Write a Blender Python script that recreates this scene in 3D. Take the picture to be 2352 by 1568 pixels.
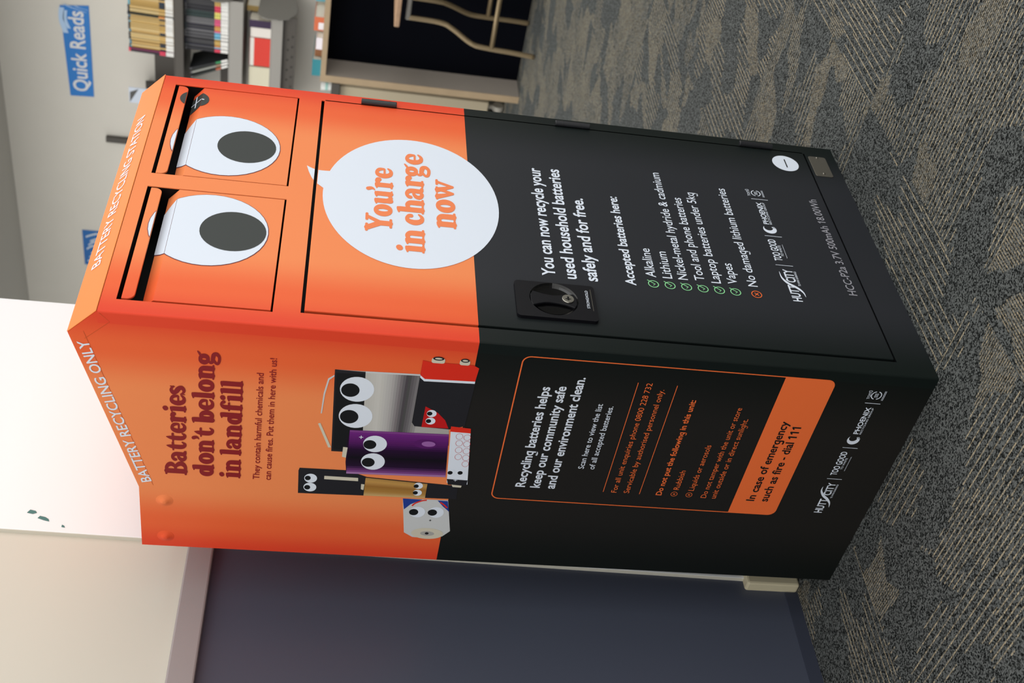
import bpy, bmesh, math, random
from mathutils import Vector, Matrix
from mathutils.geometry import delaunay_2d_cdt

for _o in list(bpy.data.objects):
    bpy.data.objects.remove(_o)
scene = bpy.context.scene
col = scene.collection
random.seed(7)

# ------------------------------------------------------------------ camera
# a portrait shot stored sideways: the camera is rolled by a quarter turn
FOC = 2773.13                                   # focal length in pixels of the 2352 px wide frame
cam_data = bpy.data.cameras.new('camera')
cam_data.sensor_fit = 'HORIZONTAL'
cam_data.sensor_width = 36.0
cam_data.lens = 36.0 * FOC / 2352.0
cam_data.clip_start = 0.05
cam_data.clip_end = 60
cam_data.dof.use_dof = True
cam_data.dof.focus_distance = 1.75
cam_data.dof.aperture_fstop = 8.0
camera = bpy.data.objects.new('camera', cam_data)
col.objects.link(camera)
RX, RY, RZ = 1.4119, 0.0813, -0.8523
rot = Matrix.Rotation(RZ, 4, 'Z') @ Matrix.Rotation(RX, 4, 'X') @ Matrix.Rotation(RY, 4, 'Z') @ Matrix.Rotation(math.radians(-90), 4, 'Z')
camera.matrix_world = Matrix.Translation((-1.2044, -1.0587, 0.8769)) @ rot
scene.camera = camera

# ------------------------------------------------------------------ light
world = bpy.data.worlds.new('world')
scene.world = world
world.use_nodes = True
bg = world.node_tree.nodes['Background']
bg.inputs[0].default_value = (1.0, 0.985, 0.955, 1)
bg.inputs[1].default_value = 1.42

def area(name, loc, target, sx, sy, power, color):
    l = bpy.data.lights.new(name, 'AREA')
    l.shape = 'RECTANGLE'; l.size = sx; l.size_y = sy; l.energy = power; l.color = color
    o = bpy.data.objects.new(name, l); col.objects.link(o)
    o.location = loc
    o.rotation_euler = (Vector(target) - Vector(loc)).to_track_quat('-Z', 'Y').to_euler()
    return o
area('window_daylight', (2.2, -4.4, 1.7), (0.3, 0.0, 0.9), 4.4, 2.2, 34, (0.93, 0.97, 1.0))
area('ceiling_daylight', (0.2, -1.4, 3.4), (0.3, 0.2, 0.5), 2.6, 2.6, 8, (1.0, 0.98, 0.95))
area('library_fill_light', (3.3, 2.3, 2.78), (3.3, 2.3, 0.0), 1.4, 3.6, 74, (1.0, 0.98, 0.94))  # unseen area light added to brighten the far wall and shelves

vs = scene.view_settings
scene.display_settings.display_device = 'sRGB'
vs.view_transform = 'Standard'; vs.look = 'None'; vs.gamma = 1.0; vs.exposure = 0.0
vs.use_curve_mapping = False

# ------------------------------------------------------------------ helpers
def mat(name, color, rough=0.5, metal=0.0, spec=0.3, bump=0.0, bscale=200.0, var=0.0, vscale=8.0, coat=0.0):
    m = bpy.data.materials.new(name); m.use_nodes = True
    nt = m.node_tree; b = nt.nodes['Principled BSDF']
    b.inputs['Base Color'].default_value = (*color, 1)
    b.inputs['Roughness'].default_value = rough
    b.inputs['Metallic'].default_value = metal
    b.inputs['Specular IOR Level'].default_value = spec
    b.inputs['Coat Weight'].default_value = coat
    tc = nt.nodes.new('ShaderNodeTexCoord')
    if var:
        n = nt.nodes.new('ShaderNodeTexNoise'); n.inputs['Scale'].default_value = vscale; n.inputs['Detail'].default_value = 3
        nt.links.new(tc.outputs['Object'], n.inputs['Vector'])
        mx = nt.nodes.new('ShaderNodeMix'); mx.data_type = 'RGBA'
        mx.inputs[6].default_value = (*[c * (1 - var) for c in color], 1)
        mx.inputs[7].default_value = (*[min(1, c * (1 + var)) for c in color], 1)
        nt.links.new(n.outputs['Fac'], mx.inputs[0]); nt.links.new(mx.outputs[2], b.inputs['Base Color'])
    if bump:
        n = nt.nodes.new('ShaderNodeTexNoise'); n.inputs['Scale'].default_value = bscale
        nt.links.new(tc.outputs['Object'], n.inputs['Vector'])
        bp = nt.nodes.new('ShaderNodeBump'); bp.inputs['Strength'].default_value = bump; bp.inputs['Distance'].default_value = 0.002
        nt.links.new(n.outputs['Fac'], bp.inputs['Height']); nt.links.new(bp.outputs[0], b.inputs['Normal'])
    return m

class MB:
    """collects polygons, boxes and tubes; build() links them as one mesh object"""
    def __init__(s): s.v = []; s.f = []; s.m = []
    def poly(s, pts, m=0):
        i = len(s.v); s.v += [tuple(p) for p in pts]; s.f.append(tuple(range(i, i + len(pts)))); s.m.append(m); return s
    def tris(s, pts, faces, m=0):
        i = len(s.v); s.v += [tuple(p) for p in pts]
        for f in faces: s.f.append(tuple(i + k for k in f)); s.m.append(m)
        return s
    def box(s, x0, x1, y0, y1, z0, z1, m=0):
        i = len(s.v)
        s.v += [(x0,y0,z0),(x1,y0,z0),(x1,y1,z0),(x0,y1,z0),(x0,y0,z1),(x1,y0,z1),(x1,y1,z1),(x0,y1,z1)]
        for f in ((0,3,2,1),(4,5,6,7),(0,1,5,4),(1,2,6,5),(2,3,7,6),(3,0,4,7)):
            s.f.append(tuple(i + k for k in f)); s.m.append(m)
        return s
    def prism(s, pts, vec, m=0):
        """polygon pts (3d) swept along vec"""
        n = len(pts); i = len(s.v); vec = Vector(vec)
        s.v += [tuple(p) for p in pts] + [tuple(Vector(p) + vec) for p in pts]
        s.f.append(tuple(i + k for k in range(n))); s.m.append(m)
        s.f.append(tuple(i + n + k for k in reversed(range(n)))); s.m.append(m)
        for k in range(n):
            s.f.append((i + k, i + n + k, i + n + (k + 1) % n, i + (k + 1) % n)); s.m.append(m)
        return s
    def tube(s, path, r, seg=12, m=0, caps=True):
        pts = [Vector(p) for p in path]; i0 = len(s.v); rr = r if isinstance(r, (list, tuple)) else [r] * len(pts)
        up = Vector((0, 0, 1))
        for k, p in enumerate(pts):
            t = (pts[min(k + 1, len(pts) - 1)] - pts[max(k - 1, 0)]).normalized()
            a = t.cross(up if abs(t.z) < 0.95 else Vector((0, 1, 0))).normalized(); b = t.cross(a)
            for j in range(seg):
                an = 2 * math.pi * j / seg
                s.v.append(tuple(p + rr[k] * (math.cos(an) * a + math.sin(an) * b)))
        for k in range(len(pts) - 1):
            for j in range(seg):
                a = i0 + k * seg + j; b = i0 + k * seg + (j + 1) % seg
                s.f.append((a, b, b + seg, a + seg)); s.m.append(m)
        if caps:
            s.f.append(tuple(i0 + j for j in reversed(range(seg)))); s.m.append(m)
            e = i0 + (len(pts) - 1) * seg; s.f.append(tuple(e + j for j in range(seg))); s.m.append(m)
        return s
    def build(s, name, mats, parent=None, bevel=0.0, smooth=False, seg=2):
        me = bpy.data.meshes.new(name); me.from_pydata(s.v, [], s.f)
        mats = mats if isinstance(mats, (list, tuple)) else [mats]
        for m in mats: me.materials.append(m)
        for p, k in zip(me.polygons, s.m): p.material_index = min(k, len(mats) - 1)
        bm = bmesh.new(); bm.from_mesh(me)
        bmesh.ops.recalc_face_normals(bm, faces=bm.faces)
        if smooth:
            for f in bm.faces: f.smooth = True
        bm.to_mesh(me); bm.free(); me.update()
        o = bpy.data.objects.new(name, me); col.objects.link(o)
        if parent is not None: o.parent = parent
        if bevel:
            b = o.modifiers.new('bevel', 'BEVEL'); b.width = bevel; b.segments = seg; b.limit_method = 'ANGLE'; b.angle_limit = math.radians(40)
        return o

def tag(o, label=None, cat=None, group=None, kind=None):
    if label: o['label'] = label
    if cat: o['category'] = cat
    if group: o['group'] = group
    if kind: o['kind'] = kind
    return o

def empty(name, loc, label, cat, group=None):
    o = bpy.data.objects.new(name, None); o.empty_display_size = 0.1; col.objects.link(o); o.location = loc
    return tag(o, label, cat, group)

def spline(pts, n=7):
    """catmull-rom through pts of any dimension"""
    out = []; P = [pts[0]] + list(pts) + [pts[-1]]
    for i in range(1, len(P) - 2):
        a, b, c, d = P[i - 1], P[i], P[i + 1], P[i + 2]
        for k in range(n):
            t = k / n
            out.append(tuple(0.5 * (2*b[q] + (c[q]-a[q])*t + (2*a[q]-5*b[q]+4*c[q]-d[q])*t*t + (3*b[q]-a[q]-3*c[q]+d[q])*t**3) for q in range(len(b))))
    out.append(tuple(pts[-1])); return out

# ------------------------------------------------------------------ cabinet measures (metres)
W, D, HM, HT = 0.6, 0.4667, 0.6636, 1.117      # width, depth, orange/black line, rear top
YK, YP, ZP, ZC = 0.3334, 0.0400, 1.1961, 1.1576  # knee, peak, chamfer foot
CHL = math.hypot(YP, ZP - ZC)
CHB = Vector((0, YP, ZP - ZC)) / CHL
CHN = Vector((0, -(ZP - ZC), YP)) / CHL

def place(frame, a, b, n=0.0):
    """point on the printed faces: F front, S left side (read from the rear), C sloping fascia, R far wall"""
    if frame == 'F': return (a, -n, b)
    if frame == 'S': return (-n, D - a, b)
    if frame == 'C': return tuple(Vector((a, 0, ZC)) + CHB * b + CHN * n)
    if frame == 'R': return (5.19 - n, -a, b)

def disc(cx, cy, rx, ry=None, n=40, a0=0.0, a1=2 * math.pi):
    ry = rx if ry is None else ry
    full = abs(a1 - a0 - 2 * math.pi) < 1e-6
    k = n if full else n + 1
    return [(cx + rx * math.cos(a0 + (a1 - a0) * i / n), cy + ry * math.sin(a0 + (a1 - a0) * i / n)) for i in range(k)]

def flat(mb, frame, pts, n, m=0):
    mb.poly([place(frame, a, b, n) for a, b in pts], m); return mb

def ring(mb, frame, outer, inner, n, m=0):
    N = len(outer)
    for i in range(N):
        j = (i + 1) % N
        flat(mb, frame, [outer[i], outer[j], inner[j], inner[i]], n, m)
    return mb

def stroke(mb, frame, path, w, n, m=0):
    """flat printed line; w one width or one per point"""
    ws = w if isinstance(w, (list, tuple)) else [w] * len(path)
    L = []; R = []
    for i, p in enumerate(path):
        q0 = path[max(i - 1, 0)]; q1 = path[min(i + 1, len(path) - 1)]
        dx, dy = q1[0] - q0[0], q1[1] - q0[1]; l = math.hypot(dx, dy) or 1
        nx, ny = -dy / l * ws[i] / 2, dx / l * ws[i] / 2
        L.append((p[0] + nx, p[1] + ny)); R.append((p[0] - nx, p[1] - ny))
    for i in range(len(path) - 1):
        flat(mb, frame, [L[i], L[i + 1], R[i + 1], R[i]], n, m)
    return mb

def rrect(x0, x1, y0, y1, r, n=7, corners=(1, 1, 1, 1)):
    out = []
    for (cx, cy, a, on) in ((x1 - r, y1 - r, 0, corners[0]), (x0 + r, y1 - r, 90, corners[1]), (x0 + r, y0 + r, 180, corners[2]), (x1 - r, y0 + r, 270, corners[3])):
        if on:
            out += [(cx + r * math.cos(math.radians(a + 90 * k / n)), cy + r * math.sin(math.radians(a + 90 * k / n))) for k in range(n + 1)]
        else:
            sx = 1 if a in (0, 270) else -1; sy = 1 if a in (0, 90) else -1
            out.append((cx + sx * r, cy + sy * r))
    return out

def clip(pts, lo, hi):
    """part of a polygon between two heights"""
    def cut(P, z, keep):
        out = []
        for i, p in enumerate(P):
            q = P[(i + 1) % len(P)]; ip = keep(p[1]); iq = keep(q[1])
            if ip: out.append(p)
            if ip != iq:
                t = (z - p[1]) / (q[1] - p[1]); out.append((p[0] + t * (q[0] - p[0]), z))
        return out
    P = cut(pts, lo, lambda v: v >= lo)
    return cut(P, hi, lambda v: v <= hi) if P else P

# ------------------------------------------------------------------ lettering
_fonts = {}
def font_mesh(s, bold):
    """(verts, faces) of a line in the built-in humanist sans, at size 1"""
    key = (s, bold)
    if key in _fonts: return _fonts[key]
    c = bpy.data.curves.new('line', 'FONT'); c.body = s.replace('g', 'q'); c.size = 1; c.offset = bold; c.resolution_u = 3; c.fill_mode = 'FRONT'
    o = bpy.data.objects.new('line', c); col.objects.link(o)
    dg = bpy.context.evaluated_depsgraph_get()
    me = bpy.data.meshes.new_from_object(o.evaluated_get(dg))
    r = ([(v.co.x, v.co.y) for v in me.vertices], [tuple(p.vertices) for p in me.polygons])
    bpy.data.objects.remove(o); bpy.data.curves.remove(c); bpy.data.meshes.remove(me)
    for i, ch in enumerate(s):
        if ch == '1':                           # the face draws a bare bar; give the figure its flag
            xr = max(v[0] for v in font_mesh(s[:i] + 'H', bold)[0]) - 0.353; k = len(r[0]); t = 0.10 + 2 * bold; c0 = 0.682 + bold
            r[0].extend([(xr - t + 0.01, c0), (xr - t - 0.16, c0 - 0.15), (xr - t - 0.11, c0 - 0.15 - t * 0.75), (xr - t + 0.01, c0 - t * 1.2)]); r[1].append((k, k + 1, k + 2, k + 3))
        if ch == 'g' and len(s) > 1:            # a q with its tail curled under, the one-storey g of the print
            xr = max(v[0] for v in font_mesh(s[:i] + 'q', bold)[0]); t = 0.085 + 2 * bold; y0 = -0.165
            mid = [(xr - t / 2, y0 - 0.02), (xr - t * 0.62, y0 - 0.075), (xr - t * 0.62 - 0.06, y0 - 0.105), (xr - t - 0.11, y0 - 0.112), (xr - t - 0.19, y0 - 0.100), (xr - t - 0.26, y0 - 0.072)]
            for (ax, ay), (bx, by) in zip(mid[:-1], mid[1:]):
                d = math.hypot(bx - ax, by - ay); nx, ny = -(by - ay) / d * t / 2, (bx - ax) / d * t / 2; ex, ey = (bx - ax) / d * 0.012, (by - ay) / d * 0.012
                k = len(r[0]); r[0].extend([(ax + nx - ex, ay + ny - ey), (bx + nx + ex, by + ny + ey), (bx - nx + ex, by - ny + ey), (ax - nx - ex, ay - ny - ey)]); r[1].append((k, k + 1, k + 2, k + 3))
    _fonts[key] = r; return r
CAP = max(v[1] for v in font_mesh('H', 0.0)[0])

# a fat soft-serif face drawn with strokes of varying radius; x-height 1, capitals 1.45
SR = 0.178
def _stem(x, y1, r=SR, foot=True, flag=True, y0=0.0):
    s = [[(x, y0 + 0.13, r), (x, y1 - 0.18, r)]]
    if foot: s.append([(x - 0.205, y0 + 0.065, 0.065), (x + 0.205, y0 + 0.065, 0.065)])
    if flag: s.append([(x - 0.235, y1 - 0.12, 0.04), (x - 0.05, y1 - 0.11, 0.10), (x + 0.09, y1 - 0.075, 0.075)])
    return s
def _oval(cx, cy, rx, ry, rs, rt):
    return [[(cx + rx * math.cos(k * math.pi / 12), cy + ry * math.sin(k * math.pi / 12), rt + (rs - rt) * abs(math.cos(k * math.pi / 12)) ** 1.5) for k in range(25)]]
_arch = [[(0.26, 0.60, 0.06), (0.40, 0.82, 0.10), (0.58, 0.87, 0.13), (0.74, 0.74, 0.165), (0.76, 0.5, SR), (0.76, 0.13, SR)], [(0.57, 0.065, 0.065), (0.97, 0.065, 0.065)]]
GLYPH = {
 'n': _stem(0.24, 1.0) + _arch,
 'h': _stem(0.24, 1.45) + _arch,
 'i': _stem(0.24, 1.0) + [[(0.21, 1.27, 0.165), (0.26, 1.30, 0.165)]],
 'l': _stem(0.24, 1.45),
 'r': _stem(0.24, 1.0) + [[(0.26, 0.58, 0.06), (0.38, 0.78, 0.10), (0.52, 0.87, 0.12), (0.66, 0.80, 0.175)]],
 'u': _stem(0.24, 1.0, foot=False) + [[(0.24, 0.8, SR), (0.24, 0.34, SR), (0.36, 0.15, 0.145), (0.54, 0.11, 0.10), (0.70, 0.3, 0.06)]] + _stem(0.78, 1.0, foot=False) + [[(0.78, 0.09, 0.09), (0.98, 0.05, 0.05)]],
 'a': [[(0.20, 0.73, 0.125), (0.22, 0.80, 0.12), (0.36, 0.90, 0.10), (0.54, 0.87, 0.125), (0.68, 0.70, 0.165), (0.68, 0.25, 0.165), (0.74, 0.13, 0.13), (0.90, 0.09, 0.08)],
       [(0.64, 0.56, 0.05), (0.44, 0.53, 0.085), (0.25, 0.40, 0.13), (0.21, 0.24, 0.15), (0.33, 0.11, 0.11), (0.50, 0.11, 0.10), (0.66, 0.26, 0.06)]],
 'e': [[(0.18, 0.47, 0.06), (0.74, 0.47, 0.06)],
       [(0.76, 0.53, 0.09), (0.72, 0.76, 0.125), (0.50, 0.90, 0.10), (0.29, 0.80, 0.145), (0.20, 0.50, 0.185), (0.30, 0.20, 0.155), (0.52, 0.10, 0.105), (0.70, 0.16, 0.085), (0.82, 0.28, 0.05)]],
 'c': [[(0.68, 0.70, 0.135), (0.66, 0.80, 0.12), (0.50, 0.90, 0.10), (0.31, 0.81, 0.145), (0.21, 0.50, 0.185), (0.31, 0.20, 0.155), (0.52, 0.10, 0.105), (0.68, 0.16, 0.085), (0.80, 0.28, 0.05)]],
 'o': _oval(0.46, 0.5, 0.275, 0.395, 0.185, 0.115),
 'd': _oval(0.42, 0.48, 0.235, 0.37, 0.18, 0.115) + _stem(0.74, 1.45, foot=False) + [[(0.74, 0.09, 0.09), (0.97, 0.055, 0.055)]],
 'b': _stem(0.25, 1.45, foot=False) + [[(0.20, 0.06, 0.06), (0.26, 0.16, 0.12)]] + _oval(0.58, 0.48, 0.235, 0.37, 0.18, 0.115),
 'g': _oval(0.42, 0.64, 0.225, 0.245, 0.16, 0.105) + [[(0.66, 0.86, 0.06), (0.80, 0.93, 0.07), (0.94, 1.03, 0.04)], [(0.28, 0.34, 0.06), (0.19, 0.24, 0.09), (0.25, 0.13, 0.105), (0.52, 0.09, 0.13), (0.76, 0.03, 0.14), (0.82, -0.13, 0.13), (0.66, -0.29, 0.10), (0.40, -0.31, 0.095), (0.17, -0.23, 0.095), (0.17, -0.10, 0.085), (0.38, 0.04, 0.08)]],
 't': [[(0.42, 1.28, 0.02), (0.37, 1.05, 0.12), (0.34, 0.80, 0.17), (0.34, 0.34, 0.175), (0.44, 0.14, 0.13), (0.60, 0.11, 0.095), (0.74, 0.26, 0.05)], [(0.08, 0.85, 0.06), (0.68, 0.87, 0.08)]],
 'f': [[(0.70, 1.22, 0.13), (0.65, 1.32, 0.10), (0.50, 1.37, 0.085), (0.34, 1.2, 0.15), (0.31, 0.9, SR), (0.31, 0.13, SR)], [(0.08, 0.86, 0.065), (0.64, 0.87, 0.075)], [(0.10, 0.065, 0.065), (0.54, 0.065, 0.065)]],
 's': [[(0.68, 0.76, 0.07), (0.58, 0.85, 0.085), (0.40, 0.89, 0.105), (0.22, 0.75, 0.15), (0.32, 0.58, 0.16), (0.54, 0.44, 0.165), (0.63, 0.26, 0.15), (0.46, 0.11, 0.11), (0.28, 0.13, 0.085), (0.15, 0.24, 0.06)], [(0.71, 0.94, 0.03), (0.68, 0.70, 0.04)], [(0.10, 0.06, 0.03), (0.13, 0.32, 0.04)]],
 'w': [[(0.20, 0.88, 0.165), (0.46, 0.10, 0.08)], [(0.48, 0.10, 0.08), (0.70, 0.78, 0.11)], [(0.68, 0.88, 0.165), (0.94, 0.10, 0.08)], [(0.96, 0.10, 0.08), (1.22, 0.86, 0.09)],
       [(0.04, 0.93, 0.07), (0.36, 0.93, 0.07)], [(0.52, 0.93, 0.07), (0.84, 0.93, 0.07)], [(1.08, 0.93, 0.07), (1.36, 0.93, 0.07)]],
 'Y': [[(0.24, 1.32, 0.17), (0.62, 0.66, 0.18)], [(1.04, 1.32, 0.11), (0.68, 0.66, 0.13)], [(0.63, 0.7, 0.185), (0.63, 0.14, 0.185)], [(0.36, 0.075, 0.075), (0.90, 0.075, 0.075)], [(0.04, 1.36, 0.08), (0.48, 1.36, 0.08)], [(0.84, 1.36, 0.08), (1.24, 1.36, 0.08)]],
 'B': [[(0.30, 0.14, 0.20), (0.30, 1.28, 0.20)], [(0.05, 0.075, 0.075), (0.4, 0.075, 0.075)], [(0.05, 1.345, 0.075), (0.4, 1.345, 0.075)],
       [(0.30, 1.32, 0.10), (0.66, 1.30, 0.12), (0.90, 1.05, 0.18), (0.68, 0.78, 0.09), (0.36, 0.755, 0.06)], [(0.36, 0.73, 0.06), (0.72, 0.70, 0.11), (0.97, 0.39, 0.195), (0.72, 0.11, 0.12), (0.30, 0.10, 0.10)]],
 "'": [[(0.20, 1.34, 0.135), (0.25, 1.20, 0.115), (0.22, 1.08, 0.07), (0.12, 0.99, 0.03)]],
}
KERN = {'Yo': -0.17, "u'": -0.06, "'r": -0.07, "n'": -0.04, "'t": -0.06, 'tt': -0.03, 'te': -0.03, 'ow': -0.04, 'rg': -0.02, 're': -0.03, 'fi': -0.06}
_soft = {}
def soft_glyph(ch):
    if ch in _soft: return _soft[ch]
    V = []; F = []
    for st in GLYPH[ch]:
        path = spline(st, 6) if 2 < len(st) < 20 else st
        for (x0, y0, r0), (x1, y1, r1) in zip(path[:-1], path[1:]):
            d = math.hypot(x1 - x0, y1 - y0)
            if d < 1e-6: continue
            ang = math.atan2(y1 - y0, x1 - x0); off = math.acos(max(-1, min(1, (r0 - r1) / d)))
            pts = [(x1 + r1 * math.cos(ang + a), y1 + r1 * math.sin(ang + a)) for a in [off * (-1 + 2 * k / 7) for k in range(8)]]
            rest = 2 * math.pi - 2 * off
            pts += [(x0 + r0 * math.cos(ang + off + rest * k / 7), y0 + r0 * math.sin(ang + off + rest * k / 7)) for k in range(8)]
            i = len(V); V += [Vector(p) for p in pts]; F.append(list(range(i, i + len(pts))))
    if not F: r = ([], [])
    else:
        vo, eo, fo, ov, oe, of = delaunay_2d_cdt(V, [], F, 1, 1e-5)
        r = ([(p[0], p[1]) for p in vo], [tuple(f) for f, src in zip(fo, of) if len(src)])
    _soft[ch] = r; return r
def soft_mesh(s):
    V = []; F = []; x = 0; prev = ''
    for ch in s:
        if ch == ' ': x += 0.30; prev = ''; continue
        v, f = soft_glyph(ch); i = len(V)
        lo = min(p[0] for p in v); hi = max(p[0] for p in v)
        x += KERN.get(prev + ch, 0.0) + (-0.005 if prev else 0)
        V += [(p[0] - lo + x, p[1]) for p in v]; F += [tuple(i + k for k in q) for q in f]; x += hi - lo; prev = ch
    return V, F

def write(mb, frame, s, a, b, width, height, bold=0.0, n=0.0005, m=0, angle=0.0):
    """a line of text: left end and baseline at (a, b), given width; height of capitals (x-height for the soft face)"""
    if s.startswith('@'):
        V, F = soft_mesh(s[1:]); sy = height * 1.02
    else:
        V, F = font_mesh(s, bold); sy = height / CAP
    x0 = min(v[0] for v in V); x1 = max(v[0] for v in V); sx = width / (x1 - x0)
    ca, sa = math.cos(angle), math.sin(angle)
    P = []
    for x, y in V:
        u = (x - x0) * sx; w = y * sy
        P.append(place(frame, a + u * ca - w * sa, b + u * sa + w * ca, n))
    mb.tris(P, F, m); return mb

# ------------------------------------------------------------------ printed lines: face, words, left end, baseline, width, height, style (metres)
TEXTS = [
    ('F', 'You can now recycle your', 0.1565, 0.5454, 0.2792, 0.0189, 'white_bold'),
    ('F', 'used household batteries', 0.1539, 0.5139, 0.2843, 0.0189, 'white_bold'),
    ('F', 'safely and for free.', 0.153, 0.4824, 0.2092, 0.0189, 'white_bold'),
    ('F', 'Accepted batteries here:', 0.1522, 0.4248, 0.2244, 0.0149, 'white_bold'),
    ('F', 'Alkaline', 0.1759, 0.3908, 0.0698, 0.0149, 'white_med'),
    ('F', 'Lithium', 0.1763, 0.3656, 0.0653, 0.0149, 'white_med'),
    ('F', 'Nickel-metal hydride & cadmium', 0.1765, 0.3415, 0.2833, 0.0149, 'white_med'),
    ('F', 'Tool and phone batteries', 0.178, 0.3152, 0.2143, 0.0149, 'white_med'),
    ('F', 'Laptop batteries under 5kg', 0.1754, 0.2902, 0.2358, 0.0149, 'white_med'),
    ('F', 'Vapes', 0.1772, 0.2639, 0.0502, 0.0149, 'white_med'),
    ('F', 'No damaged lithium batteries', 0.1754, 0.2324, 0.2578, 0.0149, 'white_med'),
    ('F', 'HCC-P2a 3.7V 500mAh 18.00Wh', 0.1761, 0.0727, 0.2526, 0.0133, 'grey_med'),
    ('F', 'HUTT', 0.1493, 0.1676, 0.0382, 0.0145, 'white_bold'),
    ('F', 'CITY', 0.1948, 0.1664, 0.0314, 0.0145, 'white_bold'),
    ('F', 'TE AWA KAIRANGI', 0.187, 0.1606, 0.0352, 0.0038, 'white_med'),
    ('F', 'TOO GOOD', 0.2471, 0.1757, 0.0548, 0.0121, 'white_bold'),
    ('F', 'TO WASTE', 0.2594, 0.17, 0.0281, 0.0041, 'white_bold'),
    ('F', 'PHOENIX', 0.3431, 0.1751, 0.0603, 0.0088, 'white_bold'),
    ('F', 'RECYCLING GROUP', 0.3433, 0.1698, 0.0603, 0.0037, 'white_med'),
    ('F', 'TOITU', 0.4207, 0.189, 0.0188, 0.0047, 'white_med'),
    ('F', 'STRONGHOLD', 0.0831, 0.503, 0.0392, 0.004, 'white_bold'),
    ('F', "@You're", 0.2233, 0.783, 0.1678, 0.027, 'orange'),
    ('F', '@in charge', 0.1812, 0.7355, 0.2578, 0.0278, 'orange'),
    ('F', '@now', 0.2473, 0.6876, 0.1273, 0.0287, 'orange'),
    ('S', '@Batteries', 0.1649, 1.0485, 0.1802, 0.021, 'dark_red'),
    ('S', "@don't belong", 0.1655, 1.0105, 0.2466, 0.0205, 'dark_red'),
    ('S', '@in landfill', 0.1649, 0.9726, 0.1974, 0.0202, 'dark_red'),
    ('S', 'They contain harmful chemicals and', 0.1657, 0.9454, 0.214, 0.0091, 'dark_red_med'),
    ('S', 'can cause fires. Put them in here with us!', 0.1656, 0.9288, 0.2432, 0.0091, 'dark_red_med'),
    ('S', 'Recycling batteries helps', 0.1848, 0.5532, 0.2093, 0.0142, 'white_bold'),
    ('S', 'keep our community safe', 0.185, 0.5306, 0.2123, 0.0142, 'white_bold'),
    ('S', 'and our environment clean.', 0.1848, 0.5076, 0.2322, 0.0142, 'white_bold'),
    ('S', 'Scan here to view the list', 0.233, 0.4721, 0.1361, 0.0086, 'white_med'),
    ('S', 'of all accepted batteries.', 0.2333, 0.4562, 0.1327, 0.0086, 'white_med'),
    ('S', 'For all unit enquiries phone 0800 228 732', 0.1852, 0.4109, 0.231, 0.0085, 'orange_med'),
    ('S', 'Servicable by authorised personnel only.', 0.1857, 0.3914, 0.2199, 0.0085, 'orange_med'),
    ('S', 'Do not put the following in this unit:', 0.1853, 0.3403, 0.2047, 0.0087, 'orange_bold'),
    ('S', 'Rubbish', 0.2001, 0.3161, 0.0431, 0.0087, 'orange_med'),
    ('S', 'Liquids or aerosols', 0.2, 0.2924, 0.1013, 0.0087, 'orange_med'),
    ('S', 'Do not tamper with the unit or store', 0.1856, 0.269, 0.1958, 0.0087, 'orange_med'),
    ('S', 'unit outside or in direct sunlight.', 0.1855, 0.2533, 0.1748, 0.0087, 'orange_med'),
    ('S', 'In case of emergency', 0.1859, 0.1914, 0.1758, 0.0126, 'black_bold'),
    ('S', 'such as fire - dial 111', 0.1863, 0.1698, 0.1656, 0.0126, 'black_bold'),
    ('S', 'HUTT', 0.168, 0.0739, 0.0324, 0.0124, 'white_bold'),
    ('S', 'CITY', 0.2094, 0.074, 0.0284, 0.0116, 'white_bold'),
    ('S', 'TE AWA KAIRANGI', 0.2031, 0.0688, 0.0318, 0.0029, 'white_med'),
    ('S', 'TOO GOOD', 0.2555, 0.0806, 0.0519, 0.0097, 'white_bold'),
    ('S', 'TO WASTE', 0.2689, 0.0757, 0.0253, 0.0031, 'white_bold'),
    ('S', 'PHOENIX', 0.3463, 0.079, 0.0558, 0.0076, 'white_bold'),
    ('S', 'RECYCLING GROUP', 0.3462, 0.0743, 0.0549, 0.0028, 'white_med'),
    ('S', 'TOITU', 0.4182, 0.089, 0.017, 0.004, 'white_med'),
]
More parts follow.
